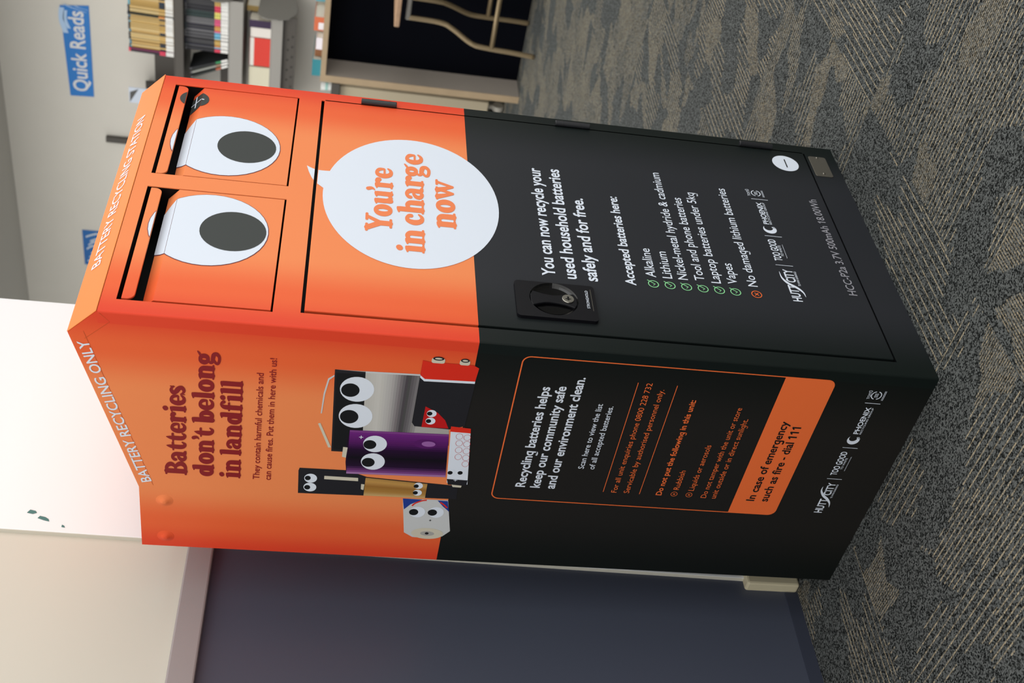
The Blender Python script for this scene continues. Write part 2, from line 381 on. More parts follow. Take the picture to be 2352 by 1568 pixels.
BATTERY_OUTLINES = {'flat': [[(0.3969, 0.8512), (0.3986, 0.7278), (0.299, 0.683), (0.2821, 0.6808), (0.2398, 0.7268), (0.2357, 0.8454)], [(0.3969, 0.8512), (0.3962, 0.8097), (0.2364, 0.8014), (0.2357, 0.8454)], [(0.3907, 0.8488), (0.392, 0.8098), (0.2389, 0.8016), (0.2397, 0.8431)]], 'flat_tabs': [[(0.3868, 0.8511), (0.3792, 0.8591), (0.3508, 0.8634), (0.311, 0.865), (0.3112, 0.8634), (0.3496, 0.8613), (0.3766, 0.8573), (0.384, 0.8509)], [(0.2907, 0.8676), (0.2922, 0.8643), (0.2435, 0.846), (0.2431, 0.8502)]], 'nine': [[(0.4264, 0.7352), (0.4242, 0.7251), (0.4241, 0.6656), (0.4193, 0.6572), (0.3057, 0.6613), (0.2969, 0.6817), (0.2987, 0.7324), (0.3059, 0.7368)], [(0.4264, 0.7352), (0.4242, 0.7251), (0.4241, 0.6656), (0.4193, 0.6572), (0.3941, 0.6591), (0.392, 0.7285), (0.3984, 0.7354)], [(0.3984, 0.7354), (0.392, 0.7285), (0.3941, 0.6591), (0.3898, 0.6591), (0.3877, 0.729), (0.3942, 0.7353)], [(0.3396, 0.7212), (0.3289, 0.7029), (0.315, 0.6905), (0.2989, 0.6837), (0.2981, 0.7223)]], 'purple': [[(0.2821, 0.8222), (0.2868, 0.6814), (0.1958, 0.6746), (0.1904, 0.8206), (0.2145, 0.8233), (0.2556, 0.8244)], [(0.2464, 0.8291), (0.2458, 0.8226), (0.2241, 0.8235), (0.2258, 0.8293)], [(0.2806, 0.8221), (0.2858, 0.6813), (0.2635, 0.679), (0.2559, 0.8217)], [(0.2002, 0.8209), (0.204, 0.6756), (0.1958, 0.6746), (0.1904, 0.8206)]], 'laptop': [[(0.1961, 0.8883), (0.197, 0.82), (0.1851, 0.7894), (0.1777, 0.6535), (0.1478, 0.6517), (0.1406, 0.8881), (0.1904, 0.8897)], [(0.1819, 0.8517), (0.1819, 0.8024), (0.1747, 0.8018), (0.1747, 0.8516)]], 'gold': [[(0.1839, 0.7915), (0.1785, 0.6993), (0.1462, 0.6993), (0.144, 0.7914)], [(0.1694, 0.7969), (0.1689, 0.792), (0.1564, 0.7925), (0.1578, 0.7964)], [(0.1752, 0.7885), (0.1764, 0.7219), (0.1545, 0.7206), (0.1551, 0.789)]], 'white': [[(0.1425, 0.7322), (0.1443, 0.6638), (0.0727, 0.6515), (0.059, 0.662), (0.0523, 0.6846), (0.0539, 0.7083), (0.0636, 0.7222)], [(0.1425, 0.7322), (0.1425, 0.7023), (0.1306, 0.7191), (0.1176, 0.7279)], [(0.1428, 0.6796), (0.1425, 0.664), (0.1185, 0.6592), (0.1298, 0.6699)]], 'aaa': [[(0.3038, 0.6804), (0.3018, 0.6517), (0.183, 0.6399), (0.1844, 0.6713)], [(0.3038, 0.6804), (0.3018, 0.6517), (0.2923, 0.6507), (0.293, 0.6805)], [(0.1927, 0.6722), (0.1923, 0.6408), (0.1805, 0.6414), (0.1803, 0.6689)], [(0.1808, 0.6636), (0.1798, 0.6481), (0.1754, 0.6486), (0.1756, 0.6611)]]}
BATTERY_EYES = {'flat': [(0.3626, 0.8186, 0.0237, 0.0234), (0.3106, 0.8164, 0.0238, 0.0235), (0.3603, 0.8276, 0.0129, 0.0126), (0.3085, 0.8253, 0.0134, 0.0129)], 'nine': [(0.3265, 0.7111, 0.0071, 0.0069), (0.3115, 0.711, 0.0069, 0.007), (0.3263, 0.7139, 0.0039, 0.0038), (0.3112, 0.7138, 0.0039, 0.0038)], 'purple': [(0.257, 0.7843, 0.0171, 0.017), (0.2198, 0.7841, 0.0176, 0.0173), (0.2551, 0.7916, 0.0093, 0.0092), (0.2176, 0.7907, 0.0096, 0.0093)], 'laptop': [(0.1751, 0.8713, 0.0098, 0.0093), (0.1555, 0.8713, 0.0096, 0.0094), (0.1754, 0.8755, 0.0049, 0.0043), (0.1549, 0.8752, 0.005, 0.0044)], 'gold': [(0.1733, 0.7122, 0.007, 0.0067), (0.1577, 0.712, 0.0067, 0.0067), (0.1723, 0.7154, 0.004, 0.0038), (0.1574, 0.7151, 0.004, 0.0038)], 'white': [(0.1136, 0.7069, 0.0125, 0.0118), (0.1151, 0.6784, 0.0125, 0.0118), (0.1131, 0.7126, 0.0073, 0.007), (0.1145, 0.6841, 0.0073, 0.0071)], 'aaa': [(0.2077, 0.6676, 0.0062, 0.0057), (0.2092, 0.6522, 0.0062, 0.0057), (0.2069, 0.6691, 0.0039, 0.0038), (0.208, 0.6543, 0.0039, 0.0038)]}
AAA_DOTS = [(0.2845, 0.6659), (0.2832, 0.6544), (0.2706, 0.6644), (0.2698, 0.653), (0.2561, 0.6631), (0.255, 0.6515), (0.2418, 0.6618), (0.2407, 0.6504), (0.2278, 0.6494)]

# ------------------------------------------------------------------ materials of the cabinet
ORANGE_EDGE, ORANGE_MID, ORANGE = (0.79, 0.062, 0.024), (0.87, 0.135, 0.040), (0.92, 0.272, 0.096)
def printed(name, axis, length, fade, black, black_edge, rough, spec):
    """vinyl wrap: orange above, black below, both printed darker and redder towards the two upright edges"""
    m = bpy.data.materials.new(name); m.use_nodes = True
    nt = m.node_tree; N = nt.nodes; L = nt.links; b = N['Principled BSDF']
    b.inputs['Roughness'].default_value = rough; b.inputs['Specular IOR Level'].default_value = spec
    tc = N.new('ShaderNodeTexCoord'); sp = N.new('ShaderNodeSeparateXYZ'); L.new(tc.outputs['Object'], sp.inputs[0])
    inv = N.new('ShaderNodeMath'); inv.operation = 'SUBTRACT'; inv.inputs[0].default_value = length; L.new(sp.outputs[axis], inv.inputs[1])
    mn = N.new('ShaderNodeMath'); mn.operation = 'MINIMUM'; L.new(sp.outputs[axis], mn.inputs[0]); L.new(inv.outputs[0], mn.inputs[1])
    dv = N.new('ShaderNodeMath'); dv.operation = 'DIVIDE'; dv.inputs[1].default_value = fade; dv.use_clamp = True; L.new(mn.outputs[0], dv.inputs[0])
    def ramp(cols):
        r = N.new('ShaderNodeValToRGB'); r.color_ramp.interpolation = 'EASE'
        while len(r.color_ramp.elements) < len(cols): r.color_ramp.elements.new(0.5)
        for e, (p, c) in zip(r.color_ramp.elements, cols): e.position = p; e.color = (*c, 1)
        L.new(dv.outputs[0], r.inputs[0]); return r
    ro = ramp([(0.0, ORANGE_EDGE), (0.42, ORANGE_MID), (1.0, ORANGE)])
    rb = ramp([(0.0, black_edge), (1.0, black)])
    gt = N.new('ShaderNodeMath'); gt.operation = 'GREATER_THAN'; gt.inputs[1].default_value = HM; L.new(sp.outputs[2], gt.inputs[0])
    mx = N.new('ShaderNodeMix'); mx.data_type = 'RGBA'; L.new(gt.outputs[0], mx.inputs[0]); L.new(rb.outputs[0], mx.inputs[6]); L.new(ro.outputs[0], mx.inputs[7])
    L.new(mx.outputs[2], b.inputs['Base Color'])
    n = N.new('ShaderNodeTexNoise'); n.inputs['Scale'].default_value = 900; L.new(tc.outputs['Object'], n.inputs['Vector'])
    bp = N.new('ShaderNodeBump'); bp.inputs['Strength'].default_value = 0.05; bp.inputs['Distance'].default_value = 0.0004
    L.new(n.outputs['Fac'], bp.inputs['Height']); L.new(bp.outputs[0], b.inputs['Normal'])
    return m
M = {}
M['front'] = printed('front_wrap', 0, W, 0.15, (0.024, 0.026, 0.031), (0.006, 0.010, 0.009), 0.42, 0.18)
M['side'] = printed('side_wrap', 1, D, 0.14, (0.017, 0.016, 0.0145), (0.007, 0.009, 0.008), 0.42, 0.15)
M['fascia'] = mat('fascia_wrap', (0.88, 0.245, 0.062), 0.5, spec=0.12)  # orange kept darker in the base colour to offset the light from above
M['dark'] = mat('dark_interior', (0.004, 0.004, 0.005), 0.6, spec=0.2)
M['black_plastic'] = mat('black_plastic', (0.004, 0.004, 0.006), 0.40, spec=0.22, bump=0.06, bscale=700)
M['gloss'] = mat('gloss_black', (0.0015, 0.0015, 0.002), 0.12, spec=0.5)
M['hinge'] = mat('black_hinge', (0.014, 0.015, 0.018), 0.35, spec=0.5)
M['steel'] = mat('brushed_steel', (0.45, 0.43, 0.38), 0.28, metal=1.0)
M['plate'] = mat('smoked_plate', (0.16, 0.15, 0.125), 0.3, metal=0.5)
INK = {
 'white': (0.77, 0.835, 0.94), 'grey': (0.33, 0.33, 0.37), 'orange': (0.92, 0.175, 0.045), 'peach': (0.91, 0.25, 0.095), 'dark_red': (0.26, 0.014, 0.018),
 'black': (0.010, 0.011, 0.012), 'pupil': (0.048, 0.054, 0.052), 'outline': (0.19, 0.05, 0.075), 'green': (0.30, 0.75, 0.36), 'silver': (0.42, 0.41, 0.39), 'silver_dark': (0.075, 0.07, 0.08),
 'red': (0.75, 0.03, 0.014), 'purple': (0.10, 0.012, 0.135), 'purple_light': (0.33, 0.13, 0.40), 'deep_purple': (0.016, 0.004, 0.022), 'gold': (0.48, 0.24, 0.05), 'gold_dark': (0.27, 0.12, 0.025),
 'cream': (0.66, 0.62, 0.50), 'blue': (0.02, 0.05, 0.30), 'pale': (0.62, 0.64, 0.65), 'charcoal': (0.018, 0.018, 0.022), 'smile_red': (0.55, 0.012, 0.012)}
for k, c in INK.items(): M[k] = mat('ink_' + k, c, 0.42, spec=0.2)
STYLE = {'white_bold': ('white', 0.021), 'white_med': ('white', 0.006), 'grey_med': ('grey', 0.008), 'orange': ('peach', 0), 'dark_red': ('dark_red', 0),
         'dark_red_med': ('dark_red', 0.008), 'orange_med': ('orange', 0.0), 'orange_bold': ('orange', 0.02), 'black_bold': ('black', 0.02)}

# ------------------------------------------------------------------ the cabinet
station = empty('battery_recycling_station', (0, 0, 0), 'orange and black battery recycling cabinet with two printed eyes, standing on the carpet', 'recycling bin')

f = MB()
prof = [(0.0265, 0), (0.0022, 0), (0.0007, 0.0007), (0, 0.0022), (0, 0.02), (0.0014, 0.02), (0.0014, 0.0024), (0.0024, 0.0014), (0.0265, 0.0014)]
f.prism([(x, y, 0) for x, y in prof], (0, 0, ZC))
f.prism([(W - x, y, 0) for x, y in prof], (0, 0, ZC))
f.box(0.0265, 0.5735, 0, 0.0014, 0, 0.0553)
f.box(0.0265, 0.0295, 0, 0.0014, 0.0553, 0.9027)
f.box(0.0265, 0.5735, 0, 0.0014, 0.9027, 0.939)
f.box(0.2835, 0.317, 0, 0.0014, 0.939, 1.1382)
f.box(0.0265, 0.5735, 0, 0.0014, 1.1382, ZC)
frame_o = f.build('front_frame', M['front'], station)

sidep = [(0.02, 0), (D, 0), (D, HT), (YK, HT), (YP, ZP), (0.0, ZC), (0.02, ZC)]
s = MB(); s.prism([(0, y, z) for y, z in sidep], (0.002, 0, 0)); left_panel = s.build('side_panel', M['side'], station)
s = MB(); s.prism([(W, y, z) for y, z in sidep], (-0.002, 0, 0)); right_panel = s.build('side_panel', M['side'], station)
s = MB(); s.box(0.002, W - 0.002, D - 0.003, D, 0, HT); s.build('back_panel', M['side'], station)
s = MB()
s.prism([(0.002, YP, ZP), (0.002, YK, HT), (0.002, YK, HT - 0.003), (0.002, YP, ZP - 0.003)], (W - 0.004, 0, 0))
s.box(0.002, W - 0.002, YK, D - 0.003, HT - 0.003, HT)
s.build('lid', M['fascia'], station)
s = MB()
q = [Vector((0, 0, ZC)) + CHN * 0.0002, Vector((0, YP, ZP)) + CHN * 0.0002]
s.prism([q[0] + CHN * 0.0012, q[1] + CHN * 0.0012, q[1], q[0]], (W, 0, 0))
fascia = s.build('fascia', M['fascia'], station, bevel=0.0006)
s = MB(); s.box(0.004, W - 0.004, 0.075, 0.2, 0.93, 1.14); s.box(0.012, W - 0.012, 0.0205, 0.024, 0.045, 0.915)
for x0, x1 in ((0.004, 0.0258), (0.2842, 0.3163), (0.5748, W - 0.004)): s.box(x0, x1, 0.0018, 0.075, 0.935, 1.140)
s.box(0.004, W - 0.004, 0.0018, 0.075, 1.1390, 1.150); s.box(0.004, W - 0.004, 0.0018, 0.075, 0.905, 0.9385)
s.box(0.004, 0.0288, 0.0018, 0.0205, 0.05, 0.91); s.box(0.5795, W - 0.004, 0.0018, 0.0205, 0.05, 0.91); s.box(0.0288, 0.5795, 0.0018, 0.0205, 0.045, 0.0548)
s.build('gap_shade_liner', M['dark'], station)  # near-black boxes added behind slots and door gaps, standing in for shade

# two drop flaps under their hoods, with one eye printed across each
for x0, x1, ecx, ecz, pcx, pcz, pr in ((0.0298, 0.2815, 0.1930, 1.0408, 0.1925, 1.0073, 0.0457), (0.3188, 0.5712, 0.4100, 1.0410, 0.4103, 1.0090, 0.0440)):
    s = MB(); hood = [place('F', a, b) for a, b in rrect(x0, x1 - 0.001, 1.1165, 1.1326, 0.010, corners=(0, 0, 1, 1))]
    s.prism(hood, (0, 0.003, 0)); hood_o = s.build('chute_hood', M['front'], station, bevel=0.0008)
    s = MB(); pr_ = [(0, 0.9418), (0, 1.0925), (0.0183, 1.1085), (0.024, 1.1085), (0.024, 0.9418)]
    s.prism([(x0, y, z) for y, z in pr_], (x1 - x0, 0, 0)); flap = s.build('chute_flap', M['front'], station, bevel=0.0002)
    def onto(mb, pts, n, mi):
        """print a front-view outline onto the flap face and its sloping lip"""
        a = clip(pts, 0.9418, 1.0925); b = clip(pts, 1.0925, 1.1084)
        if len(a) > 2: flat(mb, 'F', a, n, mi)
        if len(b) > 2:
            nv = Vector((0, -0.0158, 0.0183)).normalized() * n
            mb.poly([(x, 0.0183 * (z - 1.0925) / 0.016 + nv.y, z + nv.z) for x, z in b], mi)
    s = MB(); onto(s, disc(ecx, ecz, 0.0832), 0.0004, 1); onto(s, disc(ecx, ecz, 0.0822), 0.0007, 0)
    s.build('printed_eye', [M['white'], M['outline']], flap)
    s = MB(); flat(s, 'F', clip(disc(ecx, ecz, 0.0832), 1.1172, 1.13), 0.0004, 1); flat(s, 'F', clip(disc(ecx, ecz, 0.0822), 1.1172, 1.13), 0.0007, 0)
    s.build('printed_eye', [M['white'], M['outline']], hood_o)
    s = MB(); flat(s, 'F', disc(pcx, pcz, pr, pr * 1.01), 0.0010); s.build('printed_pupil', M['pupil'], flap)
    if x0 > 0.3:
        s = MB(); onto(s, disc(0.5345, 1.1035, 0.0228), 0.0006, 0); s.build('plus_badge', M['pupil'], flap)
        s = MB(); flat(s, 'F', clip(disc(0.5345, 1.1035, 0.0228), 1.1172, 1.13), 0.0006, 0); s.build('plus_badge', M['pupil'], hood_o)
        s = MB()
        onto(s, [(0.5332, 1.0885), (0.5358, 1.0885), (0.5372, 1.1083), (0.5350, 1.1083)], 0.0011, 0)
        onto(s, [(0.5195, 1.0994), (0.5195, 1.1012), (0.5555, 1.1020), (0.5555, 1.1002)], 0.0013, 0)
        s.build('plus_sign', M['white'], flap)

# the big door
s = MB(); s.box(0.0352, 0.5775, 0.0, 0.018, 0.0575, 0.8980)
door = s.build('door', M['front'], station, bevel=0.0014, seg=3)
tail = spline([(0.3770, 0.9153), (0.3700, 0.9045), (0.3677, 0.8925), (0.3683, 0.8790)], 6) + [(0.35, 0.84), (0.32, 0.86)] + spline([(0.3199, 0.8860), (0.3379, 0.9021), (0.3571, 0.9101), (0.3770, 0.9153)], 6)[:-1]
s = MB(); flat(s, 'F', clip(tail, 0.8, 0.8972), 0.0004); flat(s, 'F', disc(0.3118, 0.7537, 0.1671, 0.1339, 96), 0.0006)
bubble = s.build('speech_bubble', M['white'], door)
s = MB(); flat(s, 'F', clip(tail, 0.9028, 1.0), 0.0005); s.build('speech_bubble_tip', M['white'], frame_o)

def swoosh(mb, frame, pts, n, w):
    p = spline(pts, 6); k = len(p) - 1
    stroke(mb, frame, p, [w * (0.12 + 1.0 * math.sin(math.pi * i / k) ** 1.3) for i in range(k + 1)], n)
def swirl(mb, frame, cx, cy, r, n):
    a = [math.radians(t) for t in range(55, 306, 10)]
    out = [(cx + r * math.cos(t), cy + r * math.sin(t)) for t in a]
    inn = [(cx + r * 0.34 + r * 0.62 * math.cos(t), cy + r * 0.14 + r * 0.66 * math.sin(t)) for t in a]
    for i in range(len(a) - 1): flat(mb, frame, [out[i], out[i + 1], inn[i + 1], inn[i]], n)
    for k in range(3):
        t0 = math.radians(283 + 11 * k); rr = r * (0.98 - 0.17 * k)
        stroke(mb, frame, [(cx + rr * math.cos(t0 + j * 0.12), cy + rr * math.sin(t0 + j * 0.12)) for j in range(6 - k)], [r * 0.13 * (1 - j / 6) for j in range(6 - k)], n)
def wiggle(mb, frame, x0, x1, y, h, w, n):
    k = 28
    stroke(mb, frame, [(x0 + (x1 - x0) * i / k, y + h * math.sin(i * 2.2)) for i in range(k + 1)], w, n)
def seal(mb, frame, cx, cy, r, n):
    for a0, a1 in ((15, 165), (195, 345)):
        o = disc(cx, cy, r, None, 20, math.radians(a0), math.radians(a1)); i = disc(cx, cy, r * 0.83, None, 20, math.radians(a0), math.radians(a1))
        for k in range(20): flat(mb, frame, [o[k], o[k + 1], i[k + 1], i[k]], n)
    for k in range(3): stroke(mb, frame, [(cx - r * 0.5, cy + r * (0.24 - 0.24 * k)), (cx + r * 0.5, cy + r * (0.24 - 0.24 * k))], r * 0.09, n)
    for k in range(2): stroke(mb, frame, [(cx - r * 1.15, cy - r * (1.32 + 0.22 * k)), (cx + r * 1.15, cy - r * (1.32 + 0.22 * k))], r * 0.08, n)

LOGO = ('HUTT', 'CITY', 'TE AWA KAIRANGI', 'TOO GOOD', 'TO WASTE', 'PHOENIX', 'RECYCLING GROUP', 'TOITU')
logos = {'F': MB(), 'S': MB()}
latch_text = None
for (fr, words, a, b, wd, h, st) in TEXTS:
    ink, bold = STYLE[st]
    if words == 'STRONGHOLD': latch_text = (a, b, wd, h); continue
    if words in LOGO:
        write(logos[fr], fr, words, a, b, wd, h, bold if h > 0.006 else 0.004); continue
    s = MB(); n = 0.0010 if st in ('orange', 'black_bold') else 0.0006
    write(s, fr, words, a, b, wd, h, bold, n)
    s.build('lettering', M[ink], door if fr == 'F' else left_panel)
g = logos['F']
swoosh(g, 'F', [(0.2190, 0.1882), (0.2040, 0.1875), (0.1918, 0.1809), (0.1817, 0.1684), (0.1716, 0.1613), (0.1610, 0.1596)], 0.0008, 0.0044)
for x in (0.2358, 0.3108, 0.4125): stroke(g, 'F', [(x, 0.1613), (x, 0.1900)], 0.0010, 0.0006)
swirl(g, 'F', 0.3293, 0.1770, 0.0112, 0.0006); wiggle(g, 'F', 0.2552, 0.2903, 0.1660, 0.0007, 0.0005, 0.0006)
seal(g, 'F', 0.4297, 0.1783, 0.0084, 0.0006); stroke(g, 'F', [(0.4359, 0.1948), (0.4391, 0.1948)], 0.0007, 0.0006)
g.build('logo_row', M['white'], door)
g = logos['S']
swoosh(g, 'S', [(0.2285, 0.0922), (0.2188, 0.0915), (0.2085, 0.0849), (0.2005, 0.0757), (0.1920, 0.0691), (0.1821, 0.0665)], 0.0008, 0.0040)
for x in (0.2470, 0.3165, 0.4104): stroke(g, 'S', [(x, 0.0684), (x, 0.0923)], 0.0009, 0.0006)
swirl(g, 'S', 0.3338, 0.0817, 0.0096, 0.0006); wiggle(g, 'S', 0.2657, 0.2976, 0.0712, 0.0006, 0.0005, 0.0006)
seal(g, 'S', 0.4264, 0.0806, 0.0081, 0.0006); stroke(g, 'S', [(0.4318, 0.0939), (0.4350, 0.0939)], 0.0006, 0.0006)
g.build('logo_row', M['white'], left_panel)

# ticks and the cross in front of the list
for cx, cz in ((0.1597, 0.3974), (0.1597, 0.3720), (0.1595, 0.3467), (0.1590, 0.3213), (0.1588, 0.2960), (0.1584, 0.2709)):
    s = MB(); ring(s, 'F', disc(cx, cz, 0.0083, None, 28), disc(cx, cz, 0.0069, None, 28), 0.0006)
    stroke(s, 'F', [(cx - 0.0032, cz + 0.0006), (cx - 0.0004, cz - 0.0026), (cx + 0.0084, cz + 0.0084)], 0.0014, 0.0008)
    s.build('tick_mark', M['green'], door)
s = MB(); cx, cz = 0.1572, 0.2383; ring(s, 'F', disc(cx, cz, 0.0083, None, 28), disc(cx, cz, 0.0069, None, 28), 0.0006)
for d in (1, -1): stroke(s, 'F', [(cx - 0.003, cz - 0.003 * d), (cx + 0.003, cz + 0.003 * d)], 0.0014, 0.0008 + 0.0001 * d)
s.build('cross_mark', M['orange'], door)
s = MB(); flat(s, 'F', disc(0.5341, 0.1003, 0.0238), 0.0005, 0); stroke(s, 'F', [(0.5211, 0.1000), (0.5466, 0.1000)], 0.0022, 0.0008, 1)
s.build('minus_badge', [M['white'], M['black']], door)

# hinges along the right edge
for z0, z1 in ((0.7785, 0.8375), (0.4460, 0.5065), (0.1155, 0.1760)):
    s = MB(); s.tube([(0.5785, -0.0035, z0), (0.5785, -0.0035, z1)], 0.0052, 14)
    h = s.build('hinge', M['hinge'], station, bevel=0.001)
    for zz in (z1 - 0.0125, z0 + 0.0115):
        s = MB(); s.tube([(0.5785, -0.0035, zz), (0.5785, -0.0035, zz + 0.0010)], 0.0056, 14); s.build('knuckle', M['hinge'], h)

# lock: plate with a round well, a waisted grip across it and a key cylinder
KX, KZ, KR = 0.0985, 0.5537, 0.0352
s = MB(); out = rrect(0.0570, 0.1345, 0.4928, 0.6088, 0.006, 8); N = len(out)
circ = [(KX + KR * math.cos(math.atan2(z - KZ, x - KX)), KZ + KR * math.sin(math.atan2(z - KZ, x - KX))) for x, z in out]
dense = []; 
for i in range(N):
    j = (i + 1) % N; k = max(1, int(math.hypot(out[j][0] - out[i][0], out[j][1] - out[i][1]) / 0.004))
    dense += [(out[i][0] + (out[j][0] - out[i][0]) * t / k, out[i][1] + (out[j][1] - out[i][1]) * t / k) for t in range(k)]
circ = [(KX + KR * math.cos(math.atan2(z - KZ, x - KX)), KZ + KR * math.sin(math.atan2(z - KZ, x - KX))) for x, z in dense]
ring(s, 'F', dense, circ, 0.0055)
for i in range(len(dense)):
    j = (i + 1) % len(dense)
    s.poly([place('F', *dense[i], 0), place('F', *dense[j], 0), place('F', *dense[j], 0.0055), place('F', *dense[i], 0.0055)])
latch = s.build('latch', M['black_plastic'], station, bevel=0.0007)
s = MB(); prev = [(x, z, 0.0055) for x, z in circ]
for fr_, dep in ((0.98, 0.0046), (0.93, 0.0026), (0.82, 0.0012), (0.55, 0.0007)):
    cur = [(KX + (x - KX) * fr_, KZ + (z - KZ) * fr_, dep) for x, z in circ]
    for i in range(len(cur)):
        j = (i + 1) % len(cur); s.poly([place('F', *prev[i]), place('F', *prev[j]), place('F', *cur[j]), place('F', *cur[i])])
    prev = cur
s.poly([place('F', *p) for p in prev]); s.build('well', M['gloss'], latch, smooth=True)
s = MB(); top = [(0.0865, KZ + 0.0325), (0.1110, KZ + 0.0330)]
outl = [(KX - 0.0150, KZ + 0.0315)] + spline([(KX - 0.0150, KZ + 0.0300), (KX - 0.0085, KZ + 0.0140), (KX - 0.0070, KZ), (KX - 0.0095, KZ - 0.0160), (KX - 0.0155, KZ - 0.0295)], 5) + [(KX - 0.0075, KZ - 0.0338), (KX + 0.0075, KZ - 0.0338)] + spline([(KX + 0.0155, KZ - 0.0295), (KX + 0.0120, KZ - 0.0160), (KX + 0.0095, KZ), (KX + 0.0115, KZ + 0.0140), (KX + 0.0165, KZ + 0.0295)], 5) + [(KX + 0.0080, KZ + 0.0336), (KX - 0.0080, KZ + 0.0336)]
s.prism([place('F', a, b, 0.0048) for a, b in outl], (0, 0.0042, 0)); s.build('grip', M['black_plastic'], latch, bevel=0.0012)
s = MB(); s.tube([(0.1010, -0.0040, 0.5331), (0.1010, -0.0064, 0.5331)], 0.0088, 28)
s.build('key_cylinder', M['steel'], latch, bevel=0.0006)
s = MB(); stroke(s, 'F', [(0.0975, 0.5331), (0.1050, 0.5331)], 0.0026, 0.0068); stroke(s, 'F', [(0.1000, 0.5290), (0.1000, 0.5372)], 0.0012, 0.0067)
s.build('keyhole', M['dark'], latch)
s = MB(); write(s, 'F', 'STRONGHOLD', *latch_text, 0.006, 0.0062); s.build('lettering', M['white'], latch)
s = MB()
for x in ((0.0785, 0.126),): stroke(s, 'F', [(x[0], 0.4985), (x[1], 0.4985)], 0.0008, 0.0058)
s.build('groove', M['plate'], latch)

# small riveted plate low on the right, and rivets on the left side
s = MB(); s.prism([place('F', a, b, 0.0012) for a, b in rrect(0.5045, 0.5658, 0.0192, 0.0512, 0.004)], (0, 0.0012, 0)); pl_ = s.build('data_plate', M['plate'], station, bevel=0.0004)
for x in (0.5125, 0.5618):
    s = MB(); s.tube([(x, -0.0012, 0.0352), (x, -0.0022, 0.0352), (x, -0.0026, 0.0352)], [0.0022, 0.0022, 0.0012], 12); s.build('screw', M['steel'], pl_)
for a, b in ((0.1058, 1.0812), (0.0235, 1.0812)):
    s = MB(); rr = [(0.0128, 0.0), (0.0100, 0.0008), (0.0070, 0.0020), (0.0040, 0.0036), (0.0022, 0.0042)]
    loops = [disc(a, b, r, None, 24) for r, _ in rr]
    for k in range(len(rr) - 1):
        for i in range(24):
            j = (i + 1) % 24
            s.poly([place('S', *loops[k][i], rr[k][1]), place('S', *loops[k][j], rr[k][1]), place('S', *loops[k + 1][j], rr[k + 1][1]), place('S', *loops[k + 1][i], rr[k + 1][1])])
    s.poly([place('S', *p, 0.0042) for p in loops[-1]]); s.build('rivet', M['side'], station, smooth=True)

# words on the sloping fascia and along the lid edge, and the scored fold line
s = MB(); write(s, 'C', 'BATTERY RECYCLING STATION', 0.1131, 0.0232, 0.3840, 0.0172, 0.004, 0.0020); s.build('lettering', M['white'], fascia)
s = MB(); write(s, 'S', 'BATTERY RECYCLING ONLY', 0.1477, 1.0985, 0.2780, 0.0141, 0.012, 0.0006, angle=math.atan2(0.0735, 0.2682)); s.build('lettering', M['white'], left_panel)
s = MB(); stroke(s, 'S', [(0.1389, 1.0966), (0.4309, 1.1763)], 0.0006, 0.0004); stroke(s, 'S', [(0.4180, 1.1755), (0.4499, 1.1423), (0.4645, 1.1552)], 0.0005, 0.0005)
s.build('fold_line', mat('fold_line', (0.55, 0.09, 0.02), 0.5), left_panel)

# notice on the left side
s = MB(); ring(s, 'S', rrect(0.1550, 0.4490, 0.1484, 0.6010, 0.0125, 8), rrect(0.1568, 0.4472, 0.1502, 0.5992, 0.0107, 8), 0.0005)
flat(s, 'S', rrect(0.1552, 0.4488, 0.1486, 0.2247, 0.0125, 8, (0, 0, 1, 1)), 0.0007)
for z in (0.4316, 0.3747): stroke(s, 'S', [(0.1851, z), (0.4155, z)], 0.0010, 0.0005)
for cx, cz in ((0.1900, 0.3208), (0.1903, 0.2971)):
    ring(s, 'S', disc(cx, cz, 0.0052, None, 24), disc(cx, cz, 0.0044, None, 24), 0.0005)
    for d in (1, -1): stroke(s, 'S', [(cx - 0.0016, cz - 0.0016 * d), (cx + 0.0016, cz + 0.0016 * d)], 0.0009, 0.0006 + 0.0001 * d)
s.build('notice_border', M['orange'], left_panel)

# printed batteries
BI = ['silver', 'charcoal', 'silver_dark', 'red', 'white', 'pupil', 'purple', 'purple_light', 'gold', 'gold_dark', 'cream', 'blue', 'pale', 'deep_purple', 'smile_red', 'black']
BM = [M[k] for k in BI]; bi = {k: i for i, k in enumerate(BI)}
def eyes(mb, key, n, white=None):
    e = BATTERY_EYES[key]
    for k, (cx, cy, rx, ry) in enumerate(e):
        flat(mb, 'S', disc(cx, cy, rx, ry, 28), n + 0.0001 * (k // 2), bi[white or 'white'] if k < 2 else bi['black'])
def graded(mb, A0, A1, B0, B1, stops, n, N=22):
    """strips of printed ink between the edge A and the edge B, colours run through stops"""
    def mix(p, q, t): return tuple(p[k] + (q[k] - p[k]) * t for k in range(len(p)))
    for i in range(N):
        t0, t1, tm = i / N, (i + 1) / N, (i + 0.5) / N
        for (u0, c0), (u1, c1) in zip(stops[:-1], stops[1:]):
            if u0 <= tm <= u1: c = mix(c0, c1, (tm - u0) / (u1 - u0)); break
        c = tuple(round(v, 2) if v > 0.06 else round(v, 3) for v in c); k = 'print_%d_%d_%d' % tuple(int(v * 1000) for v in c)
        if k not in bi: bi[k] = len(BM); BM.append(mat(k, c, 0.42, spec=0.2))
        flat(mb, 'S', [mix(A0, B0, t0), mix(A1, B1, t0), mix(A1, B1, t1), mix(A0, B0, t1)], n, bi[k])
